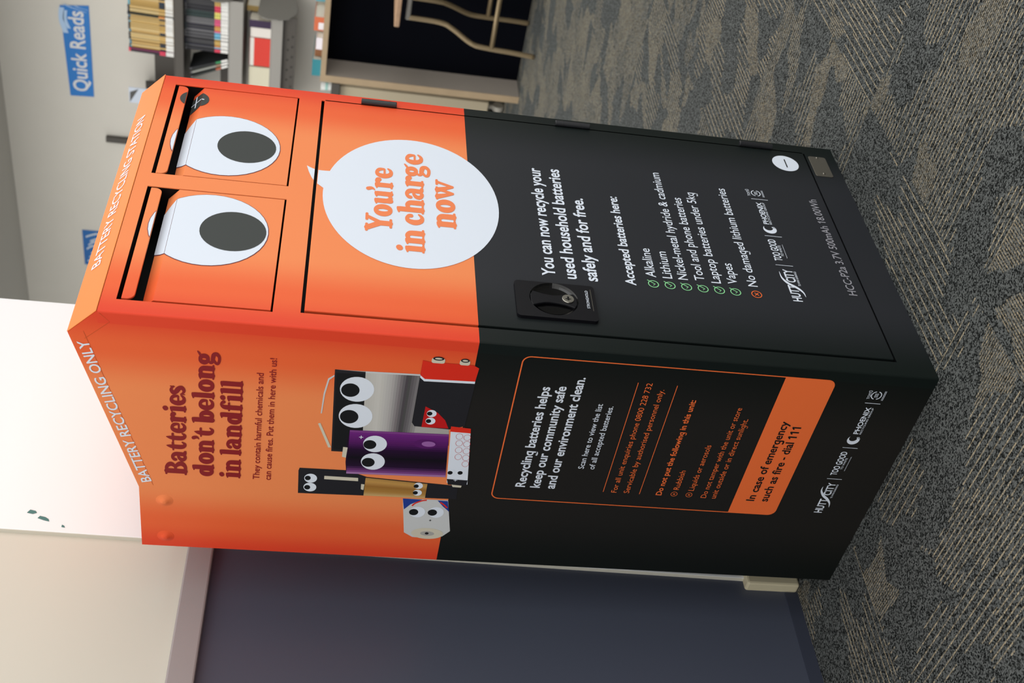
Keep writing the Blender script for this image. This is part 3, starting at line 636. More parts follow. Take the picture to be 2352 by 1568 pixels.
def pic(key, cols, n, label, extra=None, white=None):
    mb = MB()
    for i, (poly, c) in enumerate(zip(BATTERY_OUTLINES[key], cols)): flat(mb, 'S', poly, n + 0.00004 * i, bi[c])
    if extra: extra(mb, n + 0.00020)
    eyes(mb, key, n + 0.00026, white)
    o = mb.build('battery_picture', BM, left_panel); o['label'] = label; return o
def x_flat(mb, n):
    for i, p in enumerate(BATTERY_OUTLINES['flat_tabs']): flat(mb, 'S', p, n, bi['cream' if i else 'pale'])
    o = BATTERY_OUTLINES['flat']; A0, B0 = o[1][1], o[1][2]; A1, B1 = o[0][1], (0.2330, 0.7330)
    graded(mb, A0, B0, A1, B1, [(0, (0.52, 0.51, 0.48)), (0.25, (0.60, 0.59, 0.56)), (0.45, (0.46, 0.45, 0.44)), (0.6, (0.22, 0.20, 0.21)), (0.72, (0.06, 0.055, 0.06)), (0.85, (0.16, 0.15, 0.155)), (1, (0.34, 0.33, 0.32))], n - 0.0001)
    stroke(mb, 'S', [o[1][1], o[0][1]], 0.0030, n - 0.00005, bi['pale'])
pic('flat', ['silver', 'charcoal', 'black'], 0.0003, 'printed silver flat battery with two metal tabs', x_flat)
def x_lap(mb, n):
    for k in range(14): flat(mb, 'S', rrect(0.1590 + 0.0000, 0.1760, 0.8130 - 0.0026 * k, 0.8130 - 0.0026 * k + 0.0006 + 0.0009 * (k % 3 == 0), 0.0002, 1), n, bi['charcoal'])
    for k in range(7): flat(mb, 'S', rrect(0.1530 - 0.0001 * k, 0.1535 - 0.0001 * k + 0.0005, 0.795, 0.850, 0.0001, 1), n, bi['silver_dark']) if k % 2 == 0 else None
    stroke(mb, 'S', [(0.1740, 0.8560), (0.1640, 0.8560)], 0.0012, n, bi['pale'])
pic('laptop', ['charcoal', 'cream'], 0.00031, 'printed long black laptop battery with a white label', None)
def x_purple(mb, n):
    stroke(mb, 'S', [(0.2660, 0.8052), (0.2722, 0.8052)], 0.0012, n, bi['white']); stroke(mb, 'S', [(0.2690, 0.8022), (0.2690, 0.8082)], 0.0012, n + 0.00002, bi['white'])
    o = BATTERY_OUTLINES['purple'][0]
    graded(mb, o[0], o[1], o[3], o[2], [(0, (0.24, 0.07, 0.28)), (0.06, (0.16, 0.02, 0.21)), (0.24, (0.10, 0.012, 0.14)), (0.42, (0.02, 0.004, 0.03)), (0.62, (0.006, 0.004, 0.008)), (0.82, (0.02, 0.005, 0.03)), (0.93, (0.18, 0.05, 0.22)), (1, (0.45, 0.24, 0.48))], n - 0.00006)
    for k, c in enumerate(('purple', 'purple_light')): flat(mb, 'S', disc(0.2640, 0.7120 - 0.004 * k, 0.0095 - 0.004 * k, 0.0170 - 0.007 * k, 24), n - 0.00004 + 0.00001 * k, bi[c])
    flat(mb, 'S', BATTERY_OUTLINES['purple'][1], n - 0.00003, bi['cream'])
pic('purple', ['deep_purple', 'cream', 'deep_purple', 'deep_purple'], 0.00062, 'printed fat purple battery standing upright', x_purple)
def x_gold(mb, n):
    o = BATTERY_OUTLINES['gold'][0]
    graded(mb, o[0], o[1], o[3], o[2], [(0, (0.40, 0.22, 0.07)), (0.18, (0.56, 0.32, 0.09)), (0.45, (0.34, 0.16, 0.035)), (0.75, (0.42, 0.22, 0.05)), (1, (0.62, 0.42, 0.18))], n - 0.00006, 12)
    flat(mb, 'S', BATTERY_OUTLINES['gold'][1], n - 0.00003, bi['cream'])
pic('gold', ['gold', 'cream', 'gold_dark'], 0.00064, 'printed small gold battery', x_gold)
def x_white(mb, n):
    flat(mb, 'S', disc(0.0642, 0.6861, 0.0130, 0.0250, 30), n, bi['cream']); flat(mb, 'S', disc(0.0642, 0.6861, 0.0055, 0.0110, 24), n + 0.00002, bi['silver'])
    flat(mb, 'S', disc(0.0645, 0.6868, 0.0028, 0.0030, 16), n + 0.00004, bi['charcoal'])
    stroke(mb, 'S', [(0.0936, 0.6852), (0.0978, 0.6852)], 0.0010, n, bi['charcoal']); stroke(mb, 'S', [(0.0957, 0.6832), (0.0957, 0.6872)], 0.0010, n + 0.00002, bi['charcoal'])
    stroke(mb, 'S', spline([(0.1270, 0.7165), (0.1330, 0.7130), (0.1395, 0.7040), (0.1420, 0.6960)], 5), 0.0026, n + 0.00002, bi['red'])
    stroke(mb, 'S', spline([(0.1390, 0.6750), (0.1340, 0.6690), (0.1270, 0.6630)], 5), 0.0024, n + 0.00002, bi['red'])
pic('white', ['pale', 'blue', 'blue'], 0.00058, 'printed white battery lying with its end to the front', x_white)
def x_nine(mb, n):
    for cx, cy, r in ((0.4290, 0.7143, 0.0090), (0.4290, 0.6780, 0.0070)):
        flat(mb, 'S', rrect(cx - 0.006, cx + 0.0035, cy - r, cy + r, 0.003, 4), n, bi['cream']); flat(mb, 'S', disc(cx + 0.0025, cy, 0.0035, r * 0.85, 20), n + 0.00002, bi['charcoal'])
        flat(mb, 'S', disc(cx + 0.0025, cy, 0.0016, r * 0.55, 20), n + 0.00004, bi['cream'])
pic('nine', ['charcoal', 'red', 'white', 'smile_red'], 0.00066, 'printed black nine volt battery with a red end', x_nine)
def x_aaa(mb, n):
    for a, b in AAA_DOTS: ring(mb, 'S', disc(a, b, 0.0062, 0.0052, 20), disc(a, b, 0.0057, 0.0047, 20), n, bi['smile_red'])
    stroke(mb, 'S', [(0.1887, 0.6591), (0.1937, 0.6591)], 0.0009, n, bi['white']); stroke(mb, 'S', [(0.1912, 0.6563), (0.1912, 0.6619)], 0.0009, n + 0.00002, bi['white'])
pic('aaa', ['white', 'red', 'charcoal', 'cream'], 0.00105, 'printed slim white battery with a red top', x_aaa)

# ------------------------------------------------------------------ the room
def carpet():
    m = bpy.data.materials.new('carpet_tiles'); m.use_nodes = True
    nt = m.node_tree; N = nt.nodes; L = nt.links; b = N['Principled BSDF']
    b.inputs['Roughness'].default_value = 0.95; b.inputs['Specular IOR Level'].default_value = 0.05
    tc = N.new('ShaderNodeTexCoord'); sp = N.new('ShaderNodeSeparateXYZ'); L.new(tc.outputs['Object'], sp.inputs[0])
    def mth(op, a, c=None, d=None):
        n = N.new('ShaderNodeMath'); n.operation = op
        for i, v in enumerate((a, c, d)):
            if v is None: continue
            if isinstance(v, (int, float)): n.inputs[i].default_value = v
            else: L.new(v, n.inputs[i])
        return n.outputs[0]
    x, y = sp.outputs[0], sp.outputs[1]
    ti = mth('FLOOR', mth('DIVIDE', mth('SUBTRACT', x, 0.52), 0.5)); tj = mth('FLOOR', mth('DIVIDE', mth('ADD', y, 0.138), 0.5))
    par = mth('FLOORED_MODULO', mth('ADD', ti, tj), 2.0)
    def mix(f, a, c): return mth('ADD', mth('MULTIPLY', a, mth('SUBTRACT', 1.0, f)), mth('MULTIPLY', c, f))
    u = mix(par, x, y); v = mix(par, y, x)
    row = mth('FLOOR', mth('DIVIDE', u, 0.0048)); uq = mth('MULTIPLY', row, 0.0048)
    cmb = N.new('ShaderNodeCombineXYZ')
    # slanted cells whose borders run diagonally to the rows; shifted from tile to tile
    L.new(mth('ADD', mth('MULTIPLY', mth('ADD', uq, mth('MULTIPLY', v, 0.45)), 11.0), mth('MULTIPLY', ti, 3.37)), cmb.inputs[0])
    L.new(mth('ADD', mth('MULTIPLY', mth('SUBTRACT', v, mth('MULTIPLY', uq, 0.7)), 7.5), mth('MULTIPLY', tj, 5.71)), cmb.inputs[1])
    vo = N.new('ShaderNodeTexVoronoi'); vo.voronoi_dimensions = '2D'; vo.distance = 'MANHATTAN'; vo.feature = 'F1'; vo.inputs['Scale'].default_value = 1.0
    L.new(cmb.outputs[0], vo.inputs['Vector'])
    sc = N.new('ShaderNodeSeparateColor'); L.new(vo.outputs['Color'], sc.inputs[0]); c = sc.outputs[0]
    is3 = mth('MULTIPLY', mth('GREATER_THAN', c, 0.42), mth('LESS_THAN', c, 0.66))
    is2 = mth('MULTIPLY', mth('GREATER_THAN', c, 0.66), mth('LESS_THAN', c, 0.91))
    is1 = mth('GREATER_THAN', c, 0.91)
    z3 = mth('LESS_THAN', mth('FLOORED_MODULO', row, 3.0), 0.5); z2 = mth('LESS_THAN', mth('FLOORED_MODULO', row, 2.0), 0.5)
    sel = mth('ADD', mth('ADD', mth('MULTIPLY', is3, z3), mth('MULTIPLY', is2, z2)), mth('MULTIPLY', is1, 0.62))
    fr = mth('FRACT', mth('DIVIDE', u, 0.0048))
    prof = mth('SUBTRACT', 1.0, mth('MULTIPLY', mth('ABSOLUTE', mth('SUBTRACT', fr, 0.5)), 2.0))     # 0 at the row edge, 1 on its crest
    tuft = mth('FRACT', mth('ADD', mth('DIVIDE', v, 0.0055), mth('MULTIPLY', row, 0.37)))
    tprof = mth('SUBTRACT', 1.0, mth('MULTIPLY', mth('ABSOLUTE', mth('SUBTRACT', tuft, 0.5)), 1.0))
    n1 = N.new('ShaderNodeTexNoise'); n1.inputs['Scale'].default_value = 520; n1.inputs['Detail'].default_value = 3; L.new(tc.outputs['Object'], n1.inputs['Vector'])
    n2 = N.new('ShaderNodeTexNoise'); n2.inputs['Scale'].default_value = 260; n2.inputs['Detail'].default_value = 2; L.new(tc.outputs['Object'], n2.inputs['Vector'])
    def tufts(du, dv, w):
        cx = N.new('ShaderNodeCombineXYZ'); L.new(mth('FLOOR', mth('DIVIDE', u, du)), cx.inputs[0]); L.new(mth('FLOOR', mth('ADD', mth('DIVIDE', v, dv), mth('MULTIPLY', mth('FLOOR', mth('DIVIDE', u, du)), 0.37))), cx.inputs[1]); cx.inputs[2].default_value = w
        wn = N.new('ShaderNodeTexWhiteNoise'); wn.noise_dimensions = '3D'; L.new(cx.outputs[0], wn.inputs['Vector']); return wn.outputs['Value']
    loop = tufts(0.0048, 0.0055, 1.0); speck = tufts(0.0024, 0.0028, 2.0)
    line = N.new('ShaderNodeMapRange'); line.inputs[1].default_value = 0.32; line.inputs[2].default_value = 0.75; L.new(prof, line.inputs[0])
    amt = mth('MULTIPLY', mth('MULTIPLY', sel, line.outputs[0]), mth('MULTIPLY', tprof, mth('MULTIPLY', mth('ADD', 0.30, loop), mth('MULTIPLY', mth('SUBTRACT', n2.outputs['Fac'], 0.20), 3.6))))
    r = N.new('ShaderNodeValToRGB'); cr = r.color_ramp
    cr.elements[0].position = 0.41; cr.elements[0].color = (0.006, 0.007, 0.007, 1); cr.elements[1].position = 0.60; cr.elements[1].color = (0.135, 0.145, 0.143, 1)
    L.new(mth('ADD', mth('MULTIPLY', n1.outputs['Fac'], 0.62), mth('MULTIPLY', mth('ADD', 0.18, mth('MULTIPLY', speck, 0.64)), 0.38)), r.inputs[0])
    tan = N.new('ShaderNodeMix'); tan.data_type = 'RGBA'; tan.inputs[6].default_value = (0.20, 0.16, 0.095, 1); tan.inputs[7].default_value = (0.60, 0.51, 0.36, 1); L.new(n1.outputs['Fac'], tan.inputs[0])
    mx = N.new('ShaderNodeMix'); mx.data_type = 'RGBA'; mx.clamp_factor = True; L.new(amt, mx.inputs[0]); L.new(r.outputs[0], mx.inputs[6]); L.new(tan.outputs[2], mx.inputs[7])
    L.new(mx.outputs[2], b.inputs['Base Color'])
    bp = N.new('ShaderNodeBump'); bp.inputs['Strength'].default_value = 0.5; bp.inputs['Distance'].default_value = 0.002; L.new(n1.outputs['Fac'], bp.inputs['Height']); L.new(bp.outputs[0], b.inputs['Normal'])
    return m
def struct(mb, name, m, parent=None, **k):
    o = mb.build(name, m, parent, **k)
    if parent is None: o['kind'] = 'structure'
    return o
R = {}
R['grey_wall'] = mat('far_wall_paint', (0.62, 0.60, 0.55), 0.75, spec=0.1, var=0.02)
R['ceil'] = mat('ceiling_paint', (0.50, 0.49, 0.46), 0.85, spec=0.05)
R['cream_wall'] = mat('cream_wall_paint', (0.635, 0.615, 0.535), 0.7, spec=0.1, var=0.01)
R['pillar'] = mat('pillar_paint', (0.88, 0.91, 0.93), 0.55, spec=0.15)
R['skirt'] = mat('cream_gloss_skirting', (0.66, 0.60, 0.42), 0.4, spec=0.3)
R['navy'] = mat('navy_laminate', (0.066, 0.076, 0.110), 0.38, spec=0.4, var=0.05, vscale=3)
R['kick'] = mat('navy_kick_strip', (0.042, 0.049, 0.074), 0.5, spec=0.2)
R['rail'] = mat('taupe_capping_rail', (0.34, 0.305, 0.305), 0.42, spec=0.3, bump=0.05, bscale=900)
R['chip'] = mat('teal_under_paint', (0.08, 0.20, 0.19), 0.6)

m_ = MB(); m_.box(-3.2, 5.2, -3.4, 7.4, -0.05, 0); struct(m_, 'floor', carpet())
m_ = MB(); m_.box(5.2, 5.3, -3.4, 7.4, 0, 2.8); struct(m_, 'wall_right', R['grey_wall'])
m_ = MB(); m_.box(1.9, 5.3, -3.4, 7.4, 2.8, 2.9); struct(m_, 'ceiling', R['ceil'])
m_ = MB(); m_.box(-3.2, 0.150, 0.591, 0.70, 1.061, 2.8); struct(m_, 'wall_rear', R['cream_wall'])
m_ = MB(); m_.box(-3.2, 0.150, 0.590, 0.70, 0, 1.019); struct(m_, 'wall_left', R['navy'])
m_ = MB(); m_.box(-3.2, 0.150, 0.574, 0.70, 1.019, 1.061); struct(m_, 'trim_1', R['rail'], bevel=0.003)
m_ = MB(); m_.box(-3.2, 0.062, 0.5875, 0.5900, 0, 0.024); struct(m_, 'baseboard_left', R['kick'])
m_ = MB(); m_.box(0.094, 0.678, 0.582, 1.12, 0, 2.8)
m_.v = [(0.083 + 0.0186 * z if x < 0.3 else x, y, z) for x, y, z in m_.v]   # the old pillar leans a touch
m_.m = [1 if k == 5 else 0 for k in range(6)]      # its left flank is painted like the wall
pillar = struct(m_, 'wall_pillar', [R['pillar'], R['cream_wall']], bevel=0.002)
m_ = MB(); m_.box(0.066, 0.690, 0.570, 1.13, 0, 0.097); struct(m_, 'baseboard_pillar', R['skirt'], bevel=0.004)
for pts in ([(0.117, 1.322), (0.124, 1.318), (0.122, 1.309), (0.118, 1.306), (0.115, 1.312)], [(0.107, 1.303), (0.112, 1.300), (0.110, 1.291), (0.106, 1.285), (0.101, 1.283), (0.103, 1.292)], [(0.091, 1.262), (0.096, 1.262), (0.094, 1.258), (0.090, 1.256)]):
    s = MB(); s.poly([(a + 0.027, 0.5815, b + 0.006) for a, b in pts]); s.build('paint_chip', R['chip'], pillar)
m_ = MB(); m_.box(5.188, 5.2, -3.4, 7.4, 0, 0.1); struct(m_, 'baseboard_right', R['skirt'])

# ------------------------------------------------------------------ standing desk, stool, cabinet behind
B = {}
B['wood'] = mat('pale_oak_edge', (0.40, 0.30, 0.19), 0.5, spec=0.25, var=0.12, vscale=14)
B['wood_face'] = mat('pale_grey_laminate', (0.36, 0.32, 0.28), 0.45, spec=0.25, var=0.05)
B['black_board'] = mat('black_board', (0.003, 0.0035, 0.006), 0.8, spec=0.03)
B['brass'] = mat('satin_brass_tube', (0.25, 0.19, 0.11), 0.35, metal=0.5)
B['grey_metal'] = mat('grey_shelf_metal', (0.19, 0.185, 0.17), 0.5, spec=0.3)
B['dark_metal'] = mat('dark_shelf_metal', (0.075, 0.068, 0.060), 0.5, spec=0.25)
B['light_metal'] = mat('light_shelf_metal', (0.30, 0.29, 0.27), 0.5, spec=0.3)
desk = empty('standing_desk', (4.3, 1.2, 0), 'tall desk with pale wood edges and black back panel, below the wall shelves', 'desk')
def under(mb, root):
    l = root.location; mb.v = [(v[0] - l.x, v[1] - l.y, v[2] - l.z) for v in mb.v]; return mb
def part(mb, name, m, root, **k): return under(mb, root).build(name, m, root, **k)
s = MB(); s.box(4.0, 4.62, -0.3, 1.935, 0.943, 0.968); t = part(s, 'desktop', B['wood_face'], desk, bevel=0.002)
s = MB(); s.box(3.997, 4.0, -0.3, 1.935, 0.943, 0.968); s.v = [(v[0] - 4.3, v[1] - 1.2, v[2]) for v in s.v]; s.build('edge_strip', B['wood'], t)
s = MB(); s.box(4.0, 4.62, 1.9, 1.935, 0.0, 0.943); e = part(s, 'end_panel', B['wood_face'], desk, bevel=0.001)
s = MB(); s.box(3.997, 4.0, 1.9, 1.935, 0.0, 0.943); s.v = [(v[0] - 4.3, v[1] - 1.2, v[2]) for v in s.v]; s.build('edge_strip', B['wood'], e)
s = MB(); s.box(4.16, 4.18, -0.3, 1.9, 0.0, 0.943); part(s, 'back_board', B['black_board'], desk)

stool = empty('bar_stool', (3.935, 1.39, 0), 'bar stool with S-bent brass tube legs pushed against the tall desk', 'stool')
for sx, sy in ((-1, 1), (1, 1), (-1, -1), (1, -1)):
    path = [(0.165, 0.166, 0.006), (0.160, 0.160, 0.10), (0.153, 0.155, 0.23), (0.145, 0.145, 0.30), (0.115, 0.100, 0.39), (0.103, 0.082, 0.45), (0.100, 0.077, 0.60)]
    s = MB(); s.tube([(a * sx, b * sy, c) for a, b, c in spline(path, 5)], 0.0115, 12); s.build('leg', B['brass'], stool, smooth=True)
for (p, q) in (((-0.155, 0.156), (-0.155, -0.156)), ((0.155, 0.156), (0.155, -0.156)), ((-0.155, 0.156), (0.155, 0.156)), ((-0.155, -0.156), (0.155, -0.156))):
    if p[1] == q[1] and p[1] > 0: continue
    s = MB(); s.tube([(*p, 0.205), (*q, 0.205)], 0.011, 12); s.build('foot_rail', B['brass'], stool, smooth=True)
s = MB(); s.tube([(-0.10, 0.085, 0.595), (-0.10, -0.085, 0.595)], 0.012, 10); s.tube([(0.10, 0.085, 0.595), (0.10, -0.085, 0.595)], 0.012, 10); s.tube([(-0.10, 0, 0.595), (0.10, 0, 0.595)], 0.01, 10)
s.build('seat_frame', B['light_metal'], stool, smooth=True)
s = MB(); s.prism([(a, b, 0.632) for a, b in rrect(-0.17, 0.17, -0.17, 0.115, 0.05)], (0, 0, 0.022)); s.build('seat', mat('plywood_seat', (0.42, 0.27, 0.17), 0.5, var=0.2, vscale=40), stool, bevel=0.003)

cab = empty('storage_trolley', (4.6, 2.6, 0), 'cream storage trolley on castors standing behind the tall desk', 'trolley')
s = MB(); s.box(4.38, 4.9, 2.17, 3.0, 0.09, 0.87); part(s, 'carcass', mat('cream_melamine', (0.46, 0.40, 0.29), 0.55, spec=0.2), cab, bevel=0.003)
s = MB(); s.box(4.36, 4.92, 2.15, 3.02, 0.87, 0.915); part(s, 'worktop', B['dark_metal'], cab, bevel=0.002)
for x, y in ((4.43, 2.22), (4.85, 2.22), (4.43, 2.95), (4.85, 2.95)):
    s = MB(); s.tube([(x, y - 0.014, 0.031), (x, y + 0.014, 0.031)], 0.031, 16); s.tube([(x, y, 0.05), (x, y, 0.09)], 0.012, 10)
    part(s, 'castor', mat('castor_grey', (0.45, 0.43, 0.38), 0.5), cab, bevel=0.002)
cup = empty('paper_cup', (4.55, 2.28, 0.915), 'white and mint paper cup standing beside the end of the tall desk', 'cup')
s = MB(); N = 24; prof = [(0.018, 0.0), (0.022, 0.055), (0.0205, 0.055), (0.017, 0.003)]
for k in range(3):
    for i in range(N):
        a0, a1 = 2 * math.pi * i / N, 2 * math.pi * (i + 1) / N
        (r0, z0), (r1, z1) = prof[k], prof[k + 1]
        s.poly([(r0 * math.cos(a0), r0 * math.sin(a0), z0), (r0 * math.cos(a1), r0 * math.sin(a1), z0), (r1 * math.cos(a1), r1 * math.sin(a1), z1), (r1 * math.cos(a0), r1 * math.sin(a0), z1)])
s.poly([(0.018 * math.cos(2 * math.pi * i / N), 0.018 * math.sin(2 * math.pi * i / N), 0) for i in range(N)])
cupm = mat('white_card', (0.78, 0.80, 0.78), 0.5); s.build('cup_wall', cupm, cup, smooth=True)
s = MB()
for i in range(N):
    a0, a1 = 2 * math.pi * i / N, 2 * math.pi * (i + 1) / N
    s.poly([(0.0202 * math.cos(a0), 0.0202 * math.sin(a0), 0.018), (0.0202 * math.cos(a1), 0.0202 * math.sin(a1), 0.018), (0.0212 * math.cos(a1), 0.0212 * math.sin(a1), 0.032), (0.0212 * math.cos(a0), 0.0212 * math.sin(a0), 0.032)])
s.build('printed_band', mat('mint_print', (0.35, 0.60, 0.55), 0.5), cup)

# things lying along the front of the tall desk
def block(name, x0, x1, y0, y1, z0, z1, color, label, cat, group=None, tilt=0.0, pages=None, face=None):
    """a closed book, folder or box: cover with paper block showing, top-level"""
    cx, cy = (x0 + x1) / 2, (y0 + y1) / 2
    s = MB(); hx, hy, h = (x1 - x0) / 2, (y1 - y0) / 2, z1 - z0
    c = min(0.0025, h * 0.2)
    s.box(-hx, hx, -hy, hy, 0, c, 0); s.box(-hx, hx, -hy, hy, h - c, h, 0); s.box(-hx, -hx + 0.002, -hy, hy, c, h - c, 0)
    s.box(-hx + 0.002, hx - 0.004, -hy + 0.003, hy - 0.003, c, h - c, 1)
    if face: s.box(-hx - 0.0006, -hx, -hy * face[0], hy * face[1], h * face[2], h * face[3], 2)
    ms = [mat('cover_' + name, color, 0.45, spec=0.3), mat('paper_' + name, pages or (0.72, 0.69, 0.60), 0.8)]
    if face: ms.append(mat('print_' + name, face[4], 0.45))
    o = s.build(name, ms); o.location = (cx, cy, z0); o.rotation_euler = (0, 0, tilt)
    return tag(o, label, cat, group)
zt = 0.968
block('ring_binder', 4.04, 4.28, 1.845, 1.932, zt, zt + 0.042, (0.03, 0.22, 0.27), 'teal folder lying at the left end of the tall desk', 'folder')
block('notebook', 4.06, 4.25, 1.795, 1.838, zt, zt + 0.034, (0.22, 0.09, 0.035), 'small brown notebook beside the teal folder on the tall desk', 'notebook')
block('booklet_stack', 4.03, 4.24, 1.725, 1.785, zt, zt + 0.030, (0.75, 0.72, 0.76), 'pale lilac booklet beside the brown notebook on the tall desk', 'booklet', face=(1, 1, 0.05, 0.95, (0.76, 0.72, 0.78)))
block('craft_box', 4.08, 4.26, 1.645, 1.715, zt, zt + 0.046, (0.58, 0.14, 0.06), 'orange box with a white side patch on the tall desk', 'box', face=(0.2, 0.8, 0.0, 0.55, (0.78, 0.76, 0.80)))
block('card_pack', 4.20, 4.32, 1.590, 1.625, zt, zt + 0.048, (0.12, 0.34, 0.40), 'small pale teal card pack on the tall desk, right of the orange box', 'card pack')

# ------------------------------------------------------------------ wall shelving
def shelf(label, z0, z1, y0, y1, plate_z, brackets, m, holes=False):
    r = empty('wall_shelf', (5.05, (y0 + y1) / 2, z0), label, 'shelf', 'grey metal wall shelves')
    s = MB(); s.box(4.885, 5.17, y0, y1, z1 - 0.006, z1); s.box(4.885, 4.895, y0, y1, z0, z1 - 0.006); s.box(4.895, 5.17, y0, y1, z0, z0 + 0.004)
    part(s, 'board', m, r, bevel=0.002)
    s = MB(); s.box(5.165, 5.172, y0, y1 - 0.02, plate_z[0], plate_z[1]); part(s, 'back_plate', B['dark_metal'], r)
    for (yb, xz) in brackets:
        s = MB(); s.prism([(x, yb, z) for x, z in xz], (0, 0.006, 0)); part(s, 'bracket', B['grey_metal'], r, bevel=0.002)
    if holes:
        s = MB(); s.box(4.905, 4.911, y0, y1, plate_z[2], plate_z[3]); ap = part(s, 'apron', B['dark_metal'], r)
        for k in range(9):
            for dz in (0.018, 0.042):
                s = MB(); s.poly([(4.9045, y1 - 0.06 - 0.062 * k + 0.02 * (dz > 0.03) + a, plate_z[2] + dz + b) for a, b in disc(0, 0, 0.005, None, 10)])
                part(s, 'slot', M['dark'], r).parent = ap
    return r
def bracket_outline(z0, z1, xr=5.16):
    h = z1 - z0
    return [(xr, z0 + h * 0.15), (xr, z1 - 0.01), (xr - 0.02, z1), (4.90, z1), (4.865, z1 - h * 0.10), (4.850, z1 - h * 0.28), (4.852, z1 - h * 0.55), (4.875, z0 + h * 0.2), (4.93, z0 + h * 0.03), (5.0, z0)]
shelf('top wall shelf, holding a row of yellow-spined magazines', 1.728, 1.780, 1.55, 2.76, (1.78, 1.93), [], B['dark_metal'])
shelf('middle wall shelf, holding thin black-spined books with white labels', 1.412, 1.488, 2.028, 2.76, (1.488, 1.56), [(2.020, bracket_outline(1.452, 1.592))], B['light_metal'])
shelf('lowest wall shelf, holding a red book and a cream box above a perforated apron', 1.200, 1.264, 2.092, 2.76, (1.264, 1.30, 1.128, 1.200), [(2.085, bracket_outline(1.128, 1.338))], B['light_metal'], True)
s = MB(); s.box(5.160, 5.176, 2.735, 2.80, 1.775, 1.985); o = s.build('shelf_end_plate', B['dark_metal'], bevel=0.003); tag(o, 'dark metal plate upright on the wall at the left end of the yellow magazine row', 'plate')
s = MB(); s.box(4.9, 5.17, 2.80, 3.70, 1.770, 1.780); s.box(4.9, 4.908, 2.80, 3.70, 1.735, 1.770); o = s.build('leaflet_ledge', B['grey_metal']); tag(o, 'grey ledge carrying the blue-white leaflet, half hidden behind the cabinet', 'ledge')
s = MB(); s.box(5.172, 5.2, 3.155, 3.190, 0.9, 2.232)
up = s.build('slotted_upright', B['dark_metal'], bevel=0.002); tag(up, 'dark slotted upright fixed to the far wall, its top showing above the cabinet', 'upright')

def book(name, thick, height, depth, mats):
    """standing book, spine towards -X, origin at the middle of its foot"""
    s = MB(); h = thick / 2
    s.box(0, 0.0025, -h, h, 0, height, 0); s.box(0, depth, -h, -h + 0.001, 0, height, 0); s.box(0, depth, h - 0.001, h, 0, height, 0)
    s.box(0.0025, depth - 0.004, -h + 0.001, h - 0.001, 0.004, height - 0.004, 1)
    s.box(-0.0006, 0, -h * 0.94, h * 0.94, 0.006, height * 0.19, 2)
    s.box(-0.0006, 0, -h * 0.94, h * 0.94, height * 0.20, height * 0.33, 3)
    s.box(-0.0006, 0, -h * 0.94, h * 0.94, height * 0.955, height, 4)
    o = s.build(name, mats); return o
paper = mat('page_edges', (0.70, 0.66, 0.56), 0.8); lab = mat('spine_label', (0.74, 0.74, 0.72), 0.6)
def ink(name, c): return mat(name, c, 0.5, spec=0.25)
ys = [ink('spine_yellow_%d' % i, c) for i, c in enumerate([(0.55, 0.36, 0.13), (0.62, 0.43, 0.17), (0.50, 0.32, 0.10), (0.66, 0.50, 0.24)])]
tops = [ink('spine_top_%d' % i, c) for i, c in enumerate([(0.05, 0.20, 0.30), (0.02, 0.03, 0.05), (0.10, 0.35, 0.45), (0.05, 0.05, 0.06)])]
marks = [ink('spine_mark_%d' % i, c) for i, c in enumerate([(0.62, 0.05, 0.10), (0.50, 0.33, 0.10), (0.16, 0.45, 0.65), (0.60, 0.22, 0.06), (0.62, 0.09, 0.20), (0.65, 0.58, 0.15)])]
protos = [book('magazine', 0.0096, 0.240 + 0.003 * (i % 2), 0.18, [ys[i], paper, lab, ys[(i + 1) % 4] if i % 2 else tops[1], tops[i]]) for i in range(4)]
def put(o, first, x, y, z, lean, label, cat, group):
    c = o if first else o.copy()
    if not first: col.objects.link(c)
    c.location = (x, y, z); c.rotation_euler = (lean, 0, 0); return tag(c, label, cat, group)
used = set(); y = 2.392; k = 0
order = []
while y > 2.035:
    i = random.randrange(4); put(protos[i], i not in used, 4.925 + random.uniform(-0.004, 0.004), y, 1.7805, math.radians(2.0), 'thin yellow-spined magazine in the packed row on the top wall shelf', 'magazine', 'yellow magazines on the top shelf')
    used.add(i); y -= 0.0101; k += 1
o = book('magazine', 0.010, 0.244, 0.18, [ink('spine_black', (0.02, 0.025, 0.02)), paper, lab, marks[3], tops[1]]); tag(o, 'dark green spine standing out among the yellow magazines of the top shelf', 'magazine'); o.location = (4.915, 2.190, 1.7805); o.rotation_euler = (math.radians(2.0), 0, 0)
for ob in list(scene.objects):
    if ob.get('group') == 'yellow magazines on the top shelf' and abs(ob.location.y - 2.190) < 0.0100: bpy.data.objects.remove(ob)
for y_, c, l in ((2.4035, (0.16, 0.03, 0.08), 'purple magazine with red print between the yellow row and the black one'), (2.4160, (0.03, 0.025, 0.035), 'black magazine with a red corner at the left end of the top shelf row')):
    o = book('magazine', 0.0115, 0.246, 0.18, [ink('spine_end_%d' % int(y_ * 1000), c), paper, lab, marks[0], marks[0]]); tag(o, l, 'magazine'); o.location = (4.922, y_, 1.7805); o.rotation_euler = (math.radians(2.0), 0, 0)

